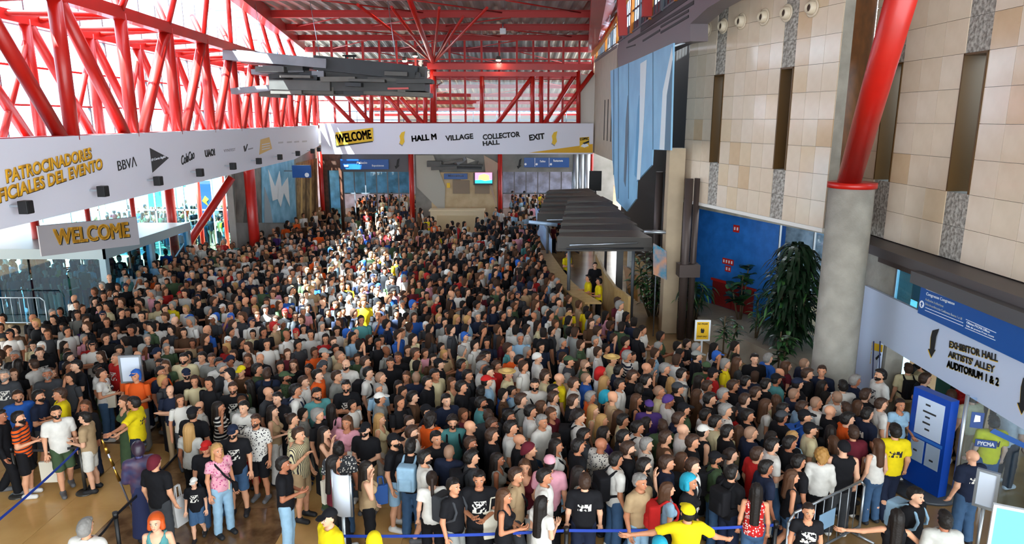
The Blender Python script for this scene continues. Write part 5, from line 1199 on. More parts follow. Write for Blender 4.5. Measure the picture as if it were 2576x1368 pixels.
# ================================================================ people seen in the near part of the crowd
# x y (head centre, pixels of a 2.693x enlargement starting at x0, 860) | facing | hair | top | bottom | extras
ROWS = {0: """
30 225 T g+ tD* lK h1.8
18 135 T b tK lK
35 75 T cO tK lK
100 100 T g tK lK
75 20 T b tW lK
268 72 RT b tK* lK
85 150 A L tK lK
228 150 L b tW lK sb
320 215 RT g+ tD lK strap
368 198 R M tU lK
465 105 R k tN lK
435 45 T b tN lK
440 168 R p nS lK phone
545 155 LT k tK* lK cross
585 55 R b tK* lK
635 190 R k tW lE h1.6
690 213 R u tW* lK phone
785 108 LT n tR* lN
700 12 T k tK* lK
125 365 RT b+ tB lK
255 365 R k+ tN sD phone
405 350 LT b tY* lK phone
120 510 R k+ tO= sK phone
380 475 RT k+ tW sE
575 430 T M lK lK
575 512 L k tS sW phone,h1.62
840 400 LT M nE dE hold
905 410 L k tY# lN point
1050 812 A sM tK lD h1.72
580 1255 A g tW lS
1055 1215 T R nT lK h1.68
1090 195 R k tN sS bpO
1062 150 T L tK lK
1062 80 T cN tG lK
985 150 T L tK lK
5 500 R k lK lK
1005 60 T k tD lK
250 20 T k tK lK
160 60 R k tN lK
""", 400: """
45 150 T M tE lK
185 215 RT cN+ tK lK
275 115 T k tW sK cross,bpK
215 105 T k+ tC lK
415 145 RT k tW lS
470 175 R g tD lJ
530 197 T cY tU lK
570 115 T M tM lK chin
685 110 T n tK lK
500 310 T b+ tK* lK
610 290 L v nE lK
660 185 R k tE lK
722 208 A b tN lK bpK
850 235 R cE+ tE~ lK
745 342 R n tD lE
815 375 T k tK lK
405 440 R L tK= lK ear
575 440 T k tW* lR phone
655 530 T b+ tW~ sK
775 460 R L nS lW phone
905 520 R u tC~ lW
1070 350 RT k+ tT lG h1.8
230 480 A cK tK lK
205 590 A Y tL lK
320 712 T cR tK lJ h1.6
395 730 RT Y tP~ lI sb
500 605 T cN+ tK* sJ
235 950 T cW tK* sJ h1.15
945 622 R b tC= sS strap
840 825 R k tK lI phone
905 330 R k tW lK bpN
990 262 R b tW lS
1080 225 R k tO lK
1012 182 T L nS lK
1110 162 T cD tG lK
840 90 R cK tK lK
910 150 T M tK lK
480 120 T cN tW lK
440 75 T M tS lK
500 50 T k tW lK
335 105 T b tG lK
815 30 T k tW lK
755 45 T k tK lK
630 62 T M tD lK
560 20 T b tG lK
""", 800: """
190 150 T n+ tW* lK
110 230 R b tG lK
190 298 T k+ tK* lK cross
340 205 R k tW* lK bpK
425 238 R n tW lK
420 380 R cW tG lK
195 540 T M tP lK phone
90 455 A L tP lK sb
320 590 T cK+ tK lS phone
420 520 R Y nC lW
45 610 R L nU lE chin
135 735 A k tD~ lK
112 800 RA v nM lK
330 850 R L nS lK ear
525 668 R cK+ tK sI
620 700 A k tK lJ bpI,h1.8
635 610 R b+ tW lK
722 780 R k+ tW sK
770 920 A p tW lK
800 648 RT k lK lK h1.78
890 740 A n tN lK
885 545 T C+ tT lK bpK
1032 560 R n tK lK
1050 680 R b+ tK lK
1040 780 R k tD lK bpK
960 965 RT k tK sG bpD
1050 930 T k tK* sK phone
870 385 RT k tN lK
930 372 A L tK lK
640 370 R k lU lK
580 290 RT L tK lK phone
675 245 A n tN lK
735 465 R cK tK lK
655 540 RT u nC lK phone
800 520 A C nO lK
1080 330 A k tK lK
860 270 RT M nC lK
800 232 RT k tC lK
750 250 R k tK lK
1000 225 R k tD lK bpK
1140 180 R k tW lK
970 150 R k tN lK
690 110 T M tE lK
640 75 R b tC lK
560 100 T b tK lK
490 140 T b tK lK
430 78 T b tB lK
320 130 R b tG lK
600 232 T M tD lK
270 5 T cB tE lK
965 42 R cR tK lK
1115 105 R b tG lK
1160 62 T n tK lK
1042 60 T L tK lK
140 92 R n tS lK
50 76 R cG tG lK
150 8 R cW tB lK
935 320 R k tK lK
350 20 T sR tU lK
75 1185 LT cK lY lK
380 1340 A sY tK lK h1.6
1090 45 T b tD lK
820 145 R cK tK lK
""", 1200: """
205 212 R w tC lS
60 268 R cR tI lK
28 410 R k+ tT lK
235 330 R k tI lK bpB,h1.5
300 388 R b tG lK bpK
405 290 T k+ tW lK sb
375 465 R k tW lK
440 535 RT g tW sJ
545 240 R n tY lK
635 270 R b tW lK
745 242 R n tB lK
730 150 R n+ tE lK
625 128 R cE tD lK
410 105 R sW tW lK
500 322 R k tK lK
490 240 R b tC lK
512 375 R b tW lK
650 395 R b lK lK
770 370 R g tO lK
890 358 R T nK lK
960 290 R k tW lK
1090 392 R M nK lK
860 262 R Y tS lK
1000 92 R g tN= lK
930 112 R w tC lK
840 205 R sR tW lK
960 190 R k tN lK
690 500 R C tW lK bpK
840 515 R Y nS lK
800 470 R Y nC lK
722 628 R k+ tD lK
860 612 R L tV lK
682 700 R k tK lK
835 690 RA n lF~ lK
545 700 R L tW kI sb
480 835 A cP tP lK
465 885 R k tW lK
345 750 R sM tK lK
265 650 R n+ tK lK
120 620 R b lK lK
190 592 R k tW lK
80 562 R b lK lK
190 500 R k tK lK
100 502 A b tD lK
140 792 R L nG lK phone
275 882 R b tS lK sb
325 832 T M nM lW
185 1042 R M nK lK phone
440 1090 RA v tW lW phone
730 942 A b tK# lN
690 885 R L nG lK
945 792 R k tW lK bpK
1020 722 R b+ lK lK
1005 642 R k tK lK
1075 570 R k tW lK bpK
1000 535 R k tC lK
1105 942 RT g tS lI
1110 300 A k tK lK
285 122 R k tW lK
200 62 R k tW lK sb
85 62 T n tK lK
60 180 R g tW lK
120 162 R b tR lK
40 112 R k tG lK
800 28 RT cK tN lK
1165 22 T L tK* lK
450 442 R M tD lK
480 472 RT M tM lK
1090 105 R L tK lK
960 500 R M tS lK
1060 230 R b tK lK
760 60 R b tM lK
""", 1600: """
75 172 R n tK lK chin
40 272 R k tK lK
210 182 R g lK lK
237 268 A Y tG lK
315 215 R k tW lK
160 332 R n tC lK
182 398 R sV rW lW
120 425 A cV tV lK
310 312 R cD tK lK
395 352 R M tU lK
478 300 R b tW lK
500 382 R k tK lK
590 352 R g tG lK bpK
410 252 R L lW lK
510 208 R cK lR lK
480 172 A cE tE lK
412 92 R cG tK lK
490 75 R b tK lK
560 62 RA k tW lK bpK
660 72 RT M tK lK
765 112 T k tK lK
838 35 LT b tC lK bpK
632 -12 T b tW lK
880 112 R g lB lK
665 290 R b tK lK
740 270 R k tN lK
1140 142 R n tN lK
1165 212 R b tK lK
1255 195 LT b tN lK
1095 280 R cN tK lK
880 282 R k tK lK
945 252 R cK tT lK
1290 300 R L tK lK
1040 352 R n tN lK
955 440 R k tK lK
870 350 R b tK lK
920 380 A M nC lK
860 432 R M tW lK
800 400 R b tD lK
1005 502 R cD tK lK
1110 442 R b tI lK
1150 522 R cK tB lK bpB
1192 580 R cK tC lK
1240 420 R n tW lK
1310 462 R n tK lK
730 492 R k tK lK
660 472 R L tR lK
597 462 R g tW lK sb
482 492 R k tW lK sb
350 462 R cK tE lK
292 512 R b tN lK bpN
342 592 R n tW lK
440 602 R cW nK lK
382 672 R b tK lK
602 592 R k tK lK
695 602 A M nC lK
815 612 R n tN lK
905 652 R L tD lK
905 702 R k tW lK phone
1010 682 R k tK lK
1062 640 R Y tK lK bpI
785 742 R b tR lK
690 772 R p tG lK
570 778 R cK+ tE lK bpK
650 882 RA k tK lN bpK
915 852 R k tN# sG
1100 812 R k tK lK
1025 902 R M nK mJ
815 1002 A v nR~ mJ
350 932 RT T lK lK
228 992 R M tI lK bpR
225 822 R b tN lK
312 790 R M tU lK
345 842 R b tW lK bpK
75 832 R k+ tK lK chin
90 682 R g tW lK sb
165 652 R b nU lK
85 552 R L tN lK
170 562 A b tE lK
350 1152 A cY tY lK wide
158 1372 A T tI lK
1170 1142 T p tK* lK
1255 762 A o lW lK
1290 655 A M tK lK
1342 612 A L tK lK
545 552 R k tC lK strap
740 132 R M tD lK
1020 160 R M tM lK
250 120 R M tU lK
""", 2100: """
125 262 R g tN lK
40 288 A k tW lK
35 372 A n tW lK
310 222 L k+ tW* lK h1.85
215 365 R b tK lK
300 412 R b tW lK
85 452 A b tK lK
145 425 R M tK lK
210 482 R k tN# lK
70 512 R k tO lK
145 612 A b tM lK
60 712 A sK nK lD
250 682 A M nW lJ
400 602 A k tY# lK
440 422 T p tI lK hold
500 178 A b tC lS bpK
585 155 RT k+ tC lK
612 248 R b tK lK
820 350 RA M nU mJ
930 372 A k tC lS
1075 540 A k tY# lK
1215 440 R n tW lK
935 772 A n tN# lJ
548 1035 RT k tK lK bpI
420 1182 A v nK lK wide
745 1202 A k tL lK
870 300 R sR tR lK bpR
"""}
CN = {'K': ('black', '#141418'), 'W': ('white', '#d6d3cc'), 'G': ('grey', '#8a8b86'), 'L': ('light grey', '#b9b8b2'), 'D': ('dark grey', '#3a3c40'), 'N': ('navy', '#1b2338'), 'B': ('blue', '#2757a6'), 'R': ('red', '#b3201f'), 'Y': ('yellow', '#e0c916'), 'O': ('orange', '#de5a1c'), 'P': ('pink', '#d99aa8'), 'E': ('green', '#3f5238'), 'T': ('teal', '#4f8b8c'), 'M': ('maroon', '#5c1a26'), 'S': ('beige', '#a98f6d'), 'I': ('light blue', '#8fb1c9'), 'C': ('cream', '#cfc39b'), 'V': ('purple', '#4d3576'), 'U': ('brown', '#563c29'), 'F': ('leopard print', '#cfcac0'), 'J': ('denim blue', '#3c5878')}
HAIRC = {'k': '#17120f', 'b': '#38251a', 'g': '#7d7a76', 'L': '#1c1410', 'M': '#4a2f1d', 'Y': '#a8814e', 'R': '#b64a14', 'C': '#1d1511', 'u': '#2c1d14', 'p': '#241812', 'T': '#1d93ac', 'v': '#17110e', 'o': '#9a7038', 'n': '#8a6a55'}
def cloth(code, style=''):
    nm = 'cloth_%s%s' % (code, {'*': '_print', '#': '_backprint', '=': '_stripe', '~': '_pattern'}.get(style, ''))
    if nm in MATS: return MATS[nm]
    m = M(nm, CN[code][1], .85, bump=.35, scale=9, var=.12, spec=.2)
    if style:
        nt = m.node_tree; b = nt.nodes['Principled BSDF']; tcn = [n for n in nt.nodes if n.type == 'TEX_COORD'][0]
        base = b.inputs['Base Color'].links[0].from_socket; sep = nt.nodes.new('ShaderNodeSeparateXYZ'); nt.links.new(tcn.outputs['Object'], sep.inputs[0])
        def math_(op, a, bb):
            n = nt.nodes.new('ShaderNodeMath'); n.operation = op
            for i, v in enumerate((a, bb)):
                if isinstance(v, (int, float)): n.inputs[i].default_value = v
                else: nt.links.new(v, n.inputs[i])
            return n.outputs[0]
        mix = nt.nodes.new('ShaderNodeMix'); mix.data_type = 'RGBA'; nt.links.new(base, mix.inputs[6])
        other = lin('#d8d4cc') if code in 'KNDMREB' else lin('#2a2730')
        if style in '*#':
            inx = math_('LESS_THAN', math_('ABSOLUTE', sep.outputs[0], 0), .1); inz = math_('LESS_THAN', math_('ABSOLUTE', math_('SUBTRACT', sep.outputs[2], 1.25 if style == '*' else 1.27), 0), .1 if style == '*' else .06)
            fy = math_('GREATER_THAN' if style == '*' else 'LESS_THAN', sep.outputs[1], 0)
            vo = nt.nodes.new('ShaderNodeTexNoise'); vo.inputs['Scale'].default_value = 22; nt.links.new(tcn.outputs['Object'], vo.inputs['Vector'])
            th = math_('GREATER_THAN', vo.outputs['Fac'], .5); fac = math_('MULTIPLY', math_('MULTIPLY', inx, inz), math_('MULTIPLY', fy, th))
        elif style == '=':
            fac = math_('GREATER_THAN', math_('FRACT', math_('MULTIPLY', sep.outputs[2 if code != 'C' else 0], 14 if code != 'C' else 40), 0), .6)
        else:
            vo = nt.nodes.new('ShaderNodeTexVoronoi'); vo.inputs['Scale'].default_value = 26; nt.links.new(tcn.outputs['Object'], vo.inputs['Vector'])
            fac = math_('LESS_THAN', vo.outputs['Distance'], .33)
            if code == 'P': other = lin('#b04a78')
            if code == 'E': other = lin('#23301f')
        mix.inputs[7].default_value = other; nt.links.new(fac, mix.inputs[0]); nt.links.new(mix.outputs[2], b.inputs['Base Color'])
    return m
def hairmat(c): return M('hair_%s' % c, HAIRC[c], .55, bump=.3, scale=40, spec=.3)
def setmat(o, m, slot=0):
    o.material_slots[slot].link = 'OBJECT'; o.material_slots[slot].material = m
for _m in (): pass
def part(me, mat, parent):
    if len(me.materials) == 0: me.materials.append(mat)
    o = bpy.data.objects.new(me.name.split('.')[0], me); COL.objects.link(o); o.parent = parent; setmat(o, mat); return o
ANG = {'R': 0, 'RA': 45, 'A': 90, 'LA': 135, 'L': 180, 'LT': 225, 'T': 270, 'RT': 315}
HSTYLE = {'k': 'short', 'b': 'short', 'g': 'short', 'L': 'long', 'M': 'long', 'Y': 'long', 'R': 'bob', 'C': 'curly', 'u': 'bun', 'p': 'pony', 'T': 'bob', 'v': 'verylong', 'o': 'curly'}
HWORD = {'k': 'dark-haired', 'b': 'brown-haired', 'g': 'grey-haired', 'n': 'bald', 'L': 'long-dark-haired', 'M': 'long-brown-haired', 'Y': 'long-blonde', 'R': 'orange-haired', 'C': 'curly-dark-haired', 'u': 'person with a bun', 'p': 'ponytailed', 'T': 'turquoise-haired', 'v': 'very-long-dark-haired', 'o': 'curly-blonde'}
PEOPLE = []
for x0, blk in ROWS.items():
    for ln in blk.strip().split('\n'):
        f = ln.split(); ex = f[6].split(',') if len(f) > 6 else []
        d = dict(px=x0+float(f[0])/2.693, py=860+float(f[1])/2.693, dir=f[2], hair=f[3].rstrip('+'), beard=f[3].endswith('+'), top=f[4], bot=f[5], pose='down', h=1.0, pack=None)
        d['fem'] = d['hair'][0] in 'LMYRupTvo' and d['hair'][0] not in 'cs'
        H = None
        for e in ex:
            if e in POSES: d['pose'] = e
            elif e.startswith('bp'): d['pack'] = ('backpack', e[2])
            elif e == 'sb': d['pack'] = ('strap', 'K')
            elif e[0] == 'h' and e[1].isdigit(): H = float(e[1:])
        rr = random.Random(int(d['px']*7+d['py']*13))
        if H is None: H = rr.uniform(1.6, 1.7) if d['fem'] else rr.uniform(1.7, 1.8)
        d['H'] = H; d['sc'] = H/1.765
        q = P(d['px'], d['py'], z=1.65*d['sc']); d['x'], d['y'] = q.x, q.y
        d['rr'] = rr; PEOPLE.append(d)
# keep the 300 that show largest, then ease neighbours apart a little
PEOPLE.sort(key=lambda d: d['y']); PEOPLE = PEOPLE[:299]
xy = np.array([(d['x'], d['y']) for d in PEOPLE])
for _ in range(30):
    D = xy[:, None]-xy[None]; r = np.linalg.norm(D, axis=2)+np.eye(len(xy))*9
    m = np.clip(.40-r, 0, None)*.5; xy += (D/r[..., None]*m[..., None]).sum(1)*.6
for d, (x, y) in zip(PEOPLE, xy): d['x'], d['y'] = float(x), float(y)
TOPW = {'t': 't-shirt', 'n': 'tank top', 'l': 'long-sleeved top', 'r': 'robe'}
BOTW = {'l': 'trousers', 's': 'shorts', 'm': 'shorts', 'k': 'skirt', 'd': 'long skirt'}
def describe(d):
    hc = d['hair']
    if hc[0] == 'c': h = '%s-capped' % CN[hc[1]][0].replace(' ', '-')
    elif hc[0] == 's': h = '%s-headscarfed' % CN[hc[1]][0].replace(' ', '-')
    elif hc[0] == 'w': h = 'straw-hatted'
    else: h = HWORD[hc[0]]
    if d['beard'] and h != 'person with a bun': h = 'bearded ' + h
    sty = d['top'][2:]; colr = CN[d['top'][1]][0]; pre = {'*': 'printed ', '#': 'back-printed ', '=': 'striped ', '~': 'patterned '}.get(sty, '')
    who = h if h == 'person with a bun' else h + ' person'
    if d['H'] < 1.3: who = 'small child in a cap'
    s = '%s in %s%s %s' % (who, pre, colr, TOPW[d['top'][0]])
    if colr == 'leopard print': s = '%s in leopard print top' % who
    if d['bot'][0] != 'l' or (d['py'] > 1080 and d['bot'][1] not in 'K'): s += ' and %s' % BOTW[d['bot'][0]] if d['bot'][0] != 'l' else ' and %s %s' % (CN[d['bot'][1]][0], BOTW['l'])
    if d['pack']: s += ' with ' + ('%s backpack' % CN[d['pack'][1]][0] if d['pack'][0] == 'backpack' else 'shoulder bag')
    return s
MARKS = [(2340, 1110, 'the blue kiosk'), (2095, 900, 'the concrete column'), (330, 930, 'the silver framed sign'), (860, 1240, 'the curved sign stand'), (1767, 830, 'the yellow notice'), (2090, 1250, 'the steel barrier'), (1276, 938, 'the nearer straw hat'), (1530, 1180, 'the leopard print top'), (1730, 1206, 'the turquoise-haired person'), (1667, 1008, 'the purple headscarf'), (1402, 950, 'the yellow t-shirt'), (336, 1012, 'the pointing steward'), (2126, 1050, 'the orange t-shirt'), (476, 1080, 'the long blonde hair'), (547, 1130, 'the pink blouse'), (872, 1060, 'the pink t-shirt'), (487, 1213, 'the small child'), (956, 1001, 'the white cap'), (2215, 942, 'the white-shirted guard'), (2249, 1083, 'the steward by the kiosk'), (643, 1057, 'the patterned white shirt'), (1158, 876, 'the red cap'), (597, 933, 'the yellow cap'), (155, 995, 'the yellow-shirted steward at left'), (1786, 938, 'the red long-sleeved top'), (716, 947, 'the camouflage cap'), (1086, 1201, 'the white-shirted ponytail'), (1610, 1210, 'the beige polo'), (1887, 1026, 'the bald navy shirt'), (312, 1010, 'the green dress')]
for d in PEOPLE: d['desc'] = describe(d)
from collections import defaultdict
G = defaultdict(list)
for d in PEOPLE: G[d['desc']].append(d)
used = set(); shared = 0
for desc, L in G.items():
    for d in L:
        if len(L) == 1: d['label'] = desc; used.add(desc); continue
        best = None
        for mx_, my_, w_ in sorted(MARKS, key=lambda m: (m[0]-d['px'])**2+((m[1]-d['py'])*1.3)**2):
            dist = math.hypot(mx_-d['px'], my_-d['py'])
            if dist < 12: continue
            if min(math.hypot(mx_-o['px'], my_-o['py']) for o in L if o is not d) < dist: continue
            dx, dy = d['px']-mx_, d['py']-my_
            rel_ = ('right of' if dx > 0 else 'left of') if abs(dx) > abs(dy)*1.1 else ('in front of' if dy > 0 else 'behind')
            lab = '%s, %s %s' % (desc, rel_, w_)
            if len(lab.split()) <= 16 and lab not in used: best = lab; break
        if best is None:
            rank = sorted(L, key=lambda o: o['px']).index(d); n = len(L)
            o_ = ['first', 'second', 'third', 'fourth', 'fifth', 'sixth', 'seventh', 'eighth', 'ninth', 'tenth', 'eleventh', 'twelfth', 'thirteenth', 'fourteenth', 'fifteenth', 'sixteenth', 'seventeenth', 'eighteenth', 'nineteenth', 'twentieth']
            best = '%s, %s from the left' % (desc, o_[min(rank, 19)]); shared += 1
        d['label'] = best; used.add(best)
SH = [M('shoe_%s' % n, h, .7) for n, h in (('black', '#16161a'), ('white', '#cfcdc8'), ('grey', '#5a5a5c'))]
for d in PEOPLE:
    rr = d['rr']; fem = d['fem']; stride = rr.random() < .25 and d['bot'][0] not in 'kd'
    o = bpy.data.objects.new('person', body_mesh(fem, d['pose'], stride)); COL.objects.link(o)
    setmat(o, SKIN[rr.choice((0, 0, 0, 1, 1, 2, 2, 3, 3, 4))])
    o.location = (d['x'], d['y'], 0); o.scale = (d['sc']*rr.uniform(1.0, 1.1), d['sc']*rr.uniform(1.0, 1.1), d['sc'])
    o.rotation_euler = (0, 0, math.radians(ANG[d['dir']]-90+rr.uniform(-18, 18)))
    tag(o, d['label'], 'person', 'people in the queue')
    hc = d['hair']
    if hc[0] == 'c':
        part(hair_mesh('cap'), cloth(hc[1]), o); part(hair_mesh('crop'), hairmat('k'), o)
    elif hc[0] == 's': part(hair_mesh('beanie' if hc[1] in 'KWV' else 'bob' if hc[1] in 'YR' else 'hood'), cloth(hc[1]), o)
    elif hc[0] == 'w': part(hair_mesh('straw'), M('straw', '#c9a560', .7, bump=.4, scale=60), o); part(hair_mesh('crop'), hairmat('b'), o)
    elif hc[0] == 'n':
        if rr.random() < .55: part(hair_mesh('crop'), hairmat('n'), o)
    else: part(hair_mesh(HSTYLE[hc[0]]), hairmat(hc[0]), o)
    if d['beard']: part(hair_mesh('beard'), hairmat('g' if hc[0] == 'g' else 'k' if hc[0] in 'kcn' else 'b'), o)
    tk = {'t': 'tee', 'n': 'tank', 'l': 'long', 'r': 'robe'}[d['top'][0]]
    part(top_mesh(fem, d['pose'], tk), cloth(d['top'][1], d['top'][2:]), o)
    bk_ = {'l': 'long', 's': 'shorts', 'm': 'mini', 'k': 'skirt', 'd': 'dress'}[d['bot'][0]]
    part(bottom_mesh(fem, stride, bk_), cloth(d['bot'][1] if d['bot'] != 'lK' or rr.random() < .6 else rr.choice('DNJ')), o)
    sm = SH[rr.choice((0, 0, 1, 1, 2))]
    for s_ in (1, -1): part(shoe_mesh(stride, s_), sm, o)
    if d['pack']: part(pack_mesh(d['pack'][0]), cloth(d['pack'][1]), o)
# one more figure: the masked performer with the gold staff
q = P(347, 1125, z=1.7)
pf = bpy.data.objects.new('person', body_mesh(False, 'hold', False)); COL.objects.link(pf); setmat(pf, M('violet_glove', '#3f3f70', .6))
pf.location = (q.x, q.y, 0); pf.rotation_euler = (0, 0, math.radians(35)); pf.scale = (1.02, 1.02, 1.02)
tag(pf, 'performer in a dark violet costume and helmet holding a gold staff', 'person', 'people in the queue')
part(hair_mesh('hood'), M('helmet_violet', '#2b1a2c', .4), pf); part(top_mesh(False, 'hold', 'long'), M('violet_costume', '#2b3054', .5, var=.5, scale=9, hex2='#4a3048'), pf)
part(bottom_mesh(False, False, 'dress'), M('blue_skirt', '#18224a', .8), pf)
for s_ in (1, -1): part(shoe_mesh(False, s_), SH[0], pf)
sf = empty('gold_staff', P(345, 1318, z=0)); tag(sf, 'long gold tipped staff held by the violet performer', 'staff')
a_, b_ = P(345, 1312, z=.03), P(262, 1118, z=1.75); GM = M('brass', '#b58b3c', .3, .9)
tube('shaft', a_, b_, .016, M('staff_grey', '#9a9aa6', .3, .6), sf, 10)
for t0, t1, r_ in ((-.02, .04, .035), (.55, .7, .028), (.74, .84, .03), (.9, .97, .04), (.97, 1.06, .02)): tube('gold_ring', a_.lerp(b_, t0), a_.lerp(b_, t1), r_, GM, sf, 10, r_*.6)
# ---------------------------------------------------------------- bags held in hands
def tote(px, py, z, wd, ht, mat, label, yaw=0):
    c = P(px, py, z=z); e = empty('tote_bag', c); tag(e, label, 'bag')
    me = mesh('pouch', [(sx*wd*(.5 if k else .46), sy*(.03 if k else .05), k*ht) for k in (0, 1) for sx, sy in ((-1, -1), (1, -1), (1, 1), (-1, 1))], BOXF); bevel_mesh(me, .015)
    o = add('pouch', me, mat, e, (0, 0, -ht/2)); 
    for s in (-1, 1):
        vs = [(-wd*.22, s*.025, ht*.48), (-wd*.16, s*.01, ht*.95), (wd*.16, s*.01, ht*.95), (wd*.22, s*.025, ht*.48)]
        for a, b in zip(vs[:-1], vs[1:]): t_ = tube('handle', a, b, .012, mat, None, 6); t_.parent = e
    e.rotation_euler = (0, 0, yaw); return e
CANV = M('canvas', '#cdc6b4', .9, bump=.2, scale=30)
tote(131, 1185, .42, .42, .42, CANV, 'white canvas tote bag held by the bearded person in white', .1)
tote(272, 1005, .98, .34, .36, CANV, 'white tote bag in front of the printed white shirt', .2)
tote(833, 1230, .95, .36, .42, CANV, 'cream tote bag beside the curved sign stand', .8)
tote(1245, 1315, .95, .4, .46, CANV, 'printed cream tote bag carried by the queue front', .3)
tote(452, 1285, .5, .26, .5, M('white_plastic', '#d5d3d0', .4), 'white plastic bag beside the maroon headscarf', 1.2)
hb = tote(553, 1218, .95, .34, .2, M('cream_leather', '#c3b48d', .5), 'cream handbag worn over the patterned pink shirt', .3)
tote(958, 1243, .85, .24, .34, M('blue_bag', '#1f4f93', .7), 'blue bag carried beside the curved sign stand', .4)
tote(892, 1147, 1.0, .26, .2, M('white_leather', '#d8d6d0', .5), 'white handbag held by the black capped bearded person', .2)
print('people', len(PEOPLE), 'fallback labels', shared)
# ================================================================ the rest of the crowd: one body of people too many to count
def loft(rings, n=8, cap=True):
    V = []; Q = []
    for (cx, cy, cz, rx, ry) in rings:
        for i in range(n):
            a = 2*math.pi*i/n; V.append((cx+rx*math.cos(a), cy+ry*math.sin(a), cz))
    for j in range(len(rings)-1):
        for i in range(n): Q.append((j*n+i, j*n+(i+1) % n, (j+1)*n+(i+1) % n, (j+1)*n+i))
    return np.array(V, np.float32), np.array(Q)
def limb(pts, rad, n=6):
    V = []; Q = []
    pts = [np.array(p, float) for p in pts]
    for k, p in enumerate(pts):
        d = pts[min(k+1, len(pts)-1)]-pts[max(k-1, 0)]; d = d/np.linalg.norm(d)
        s = np.cross(d, (0, 1, 0.01)); s /= np.linalg.norm(s); u = np.cross(s, d)
        for i in range(n):
            a = 2*math.pi*i/n; V.append(p+rad[k]*(math.cos(a)*s+math.sin(a)*u))
    for j in range(len(pts)-1):
        for i in range(n): Q.append((j*n+i, j*n+(i+1) % n, (j+1)*n+(i+1) % n, (j+1)*n+i))
    return np.array(V, np.float32), np.array(Q)
def lod_person(fem, hair, pose):
    """regions: 0 skin 1 hair 2 top 3 trousers 4 eyes 5 headwear"""
    parts = []
    k = .9 if fem else 1.0
    parts.append(loft([(0, 0, .86, .17, .125), (0, 0, .98, .172, .13), (0, 0, 1.12, .155*k, .115), (0, .01, 1.26, .185*k, .13), (0, 0, 1.36, .2*k, .115), (0, -.01, 1.43, .17*k, .085), (0, -.01, 1.475, .085, .07), (0, 0, 1.48, .05, .05)], 10)+(2,))
    re, rw, le, lw_ = POSES[pose]; s = .19*k
    for sd, e, w_ in ((1, re, rw), (-1, le, lw_)):
        S0 = np.array((sd*s, -.005, 1.43)); e = np.array(e); w_ = np.array(w_); m = S0+(e-S0)*.7
        parts.append(limb([S0+np.array((0, 0, .03)), S0, m], [.045, .07*k, .062*k])+(2,)); parts.append(limb([m-(e-S0)*.05, e, w_, w_+(w_-e)*.35, w_+(w_-e)*.62], [.045*k, .042*k, .03*k, .038*k, .012])+(0,))
        parts.append(limb([(sd*.09, 0, .93), (sd*.1, .01, .5), (sd*.11, -.01, .1), (sd*.11, .12, .02)], [.1, .075, .06, .04])+(3,))
    parts.append(loft([(0, -.01, 1.44, .055, .055), (0, 0, 1.56, .05, .052)], 6)+(0,))
    hd = [(0, .05, 1.535, .02, .025), (0, .04, 1.55, .045, .05), (0, .025, 1.59, .062, .075), (0, .012, 1.63, .074, .092), (0, .005, 1.67, .077, .098), (0, -.003, 1.71, .07, .09), (0, -.01, 1.745, .045, .06), (0, -.01, 1.758, .01, .01)]
    parts.append(loft(hd, 10)+(0,))
    V = np.array([(0, .1, 1.65), (-.014, .1, 1.61), (.014, .1, 1.61), (0, .125, 1.615)], np.float32); parts.append((V, np.array([(0, 1, 3, 3), (0, 3, 2, 2), (1, 2, 3, 3)]), 0))
    for sx in (-1, 1):
        c = sx*.032; parts.append((np.array([(c-.016, .094, 1.638), (c+.016, .094, 1.638), (c+.016, .097, 1.655), (c-.016, .097, 1.655)], np.float32), np.array([(0, 1, 2, 3)]), 4))
    if hair != 'bald':
        reg = 5 if hair == 'cap' else 1; inf = .016 if hair != 'curly' else .04
        V, Q = loft([(0, -.035, 1.53, .07+inf*.3, .065+inf*.3), (0, -.025, 1.6, .076+inf, .085+inf), (0, -.012, 1.66, .079+inf, .1+inf), (0, -.012, 1.71, .073+inf, .095+inf), (0, -.015, 1.75, .05+inf, .065+inf), (0, -.015, 1.775+inf*.4, .012, .012)], 10)
        # pull the front of the lower rings back behind the face
        low = V[:, 2] < 1.69; lim = np.where(V[:, 2] < 1.62, -.02, .02); fr = low & (V[:, 1] > lim); V[fr, 1] = lim[fr]; hi_ = (V[:, 2] > 1.69) & (V[:, 2] < 1.73) & (V[:, 1] > .03); V[hi_, 2] += .025
        parts.append((V, Q, reg))
        if hair == 'cap': parts.append((np.array([(-.06, .07, 1.705), (.06, .07, 1.705), (.045, .17, 1.69), (-.045, .17, 1.69)], np.float32), np.array([(0, 1, 2, 3)]), 5))
        if hair == 'long': parts.append(loft([(0, -.075, 1.28, .08, .035), (0, -.085, 1.42, .1, .045), (0, -.06, 1.58, .092, .07), (0, -.04, 1.66, .08, .07)], 8)+(1,))
    V, Q, mi = merge(parts); reg = np.zeros(len(V), int)
    reg[Q.ravel()] = np.repeat(mi, 4)
    return V, Q, reg
LOD = {}
for fem in (0, 1):
    for hair in ('short', 'long', 'bald', 'cap', 'curly'):
        for pose in ('down', 'phone', 'cross', 'ear'): LOD[fem, hair, pose] = lod_person(fem, hair, pose)
def lc(h): return np.array(lin(h)[:3])
SHIRTS = [('#141418', 34), ('#d6d3cc', 19), ('#3a3c40', 9), ('#1b2338', 8), ('#8a8b86', 7), ('#b9b8b2', 4), ('#a8201f', 4), ('#5c1a26', 3), ('#a98f6d', 5), ('#3f5238', 4), ('#2757a6', 2.5), ('#8fb1c9', 2.5), ('#e0c916', 1.3), ('#de5a1c', 1.5), ('#d99aa8', 2.5), ('#4f8b8c', 1.5), ('#cfc39b', 3), ('#563c29', 3), ('#4d3576', 1)]
SC = np.array([lc(h) for h, _ in SHIRTS]); SWT = np.array([w_ for _, w_ in SHIRTS], float); SWT /= SWT.sum()
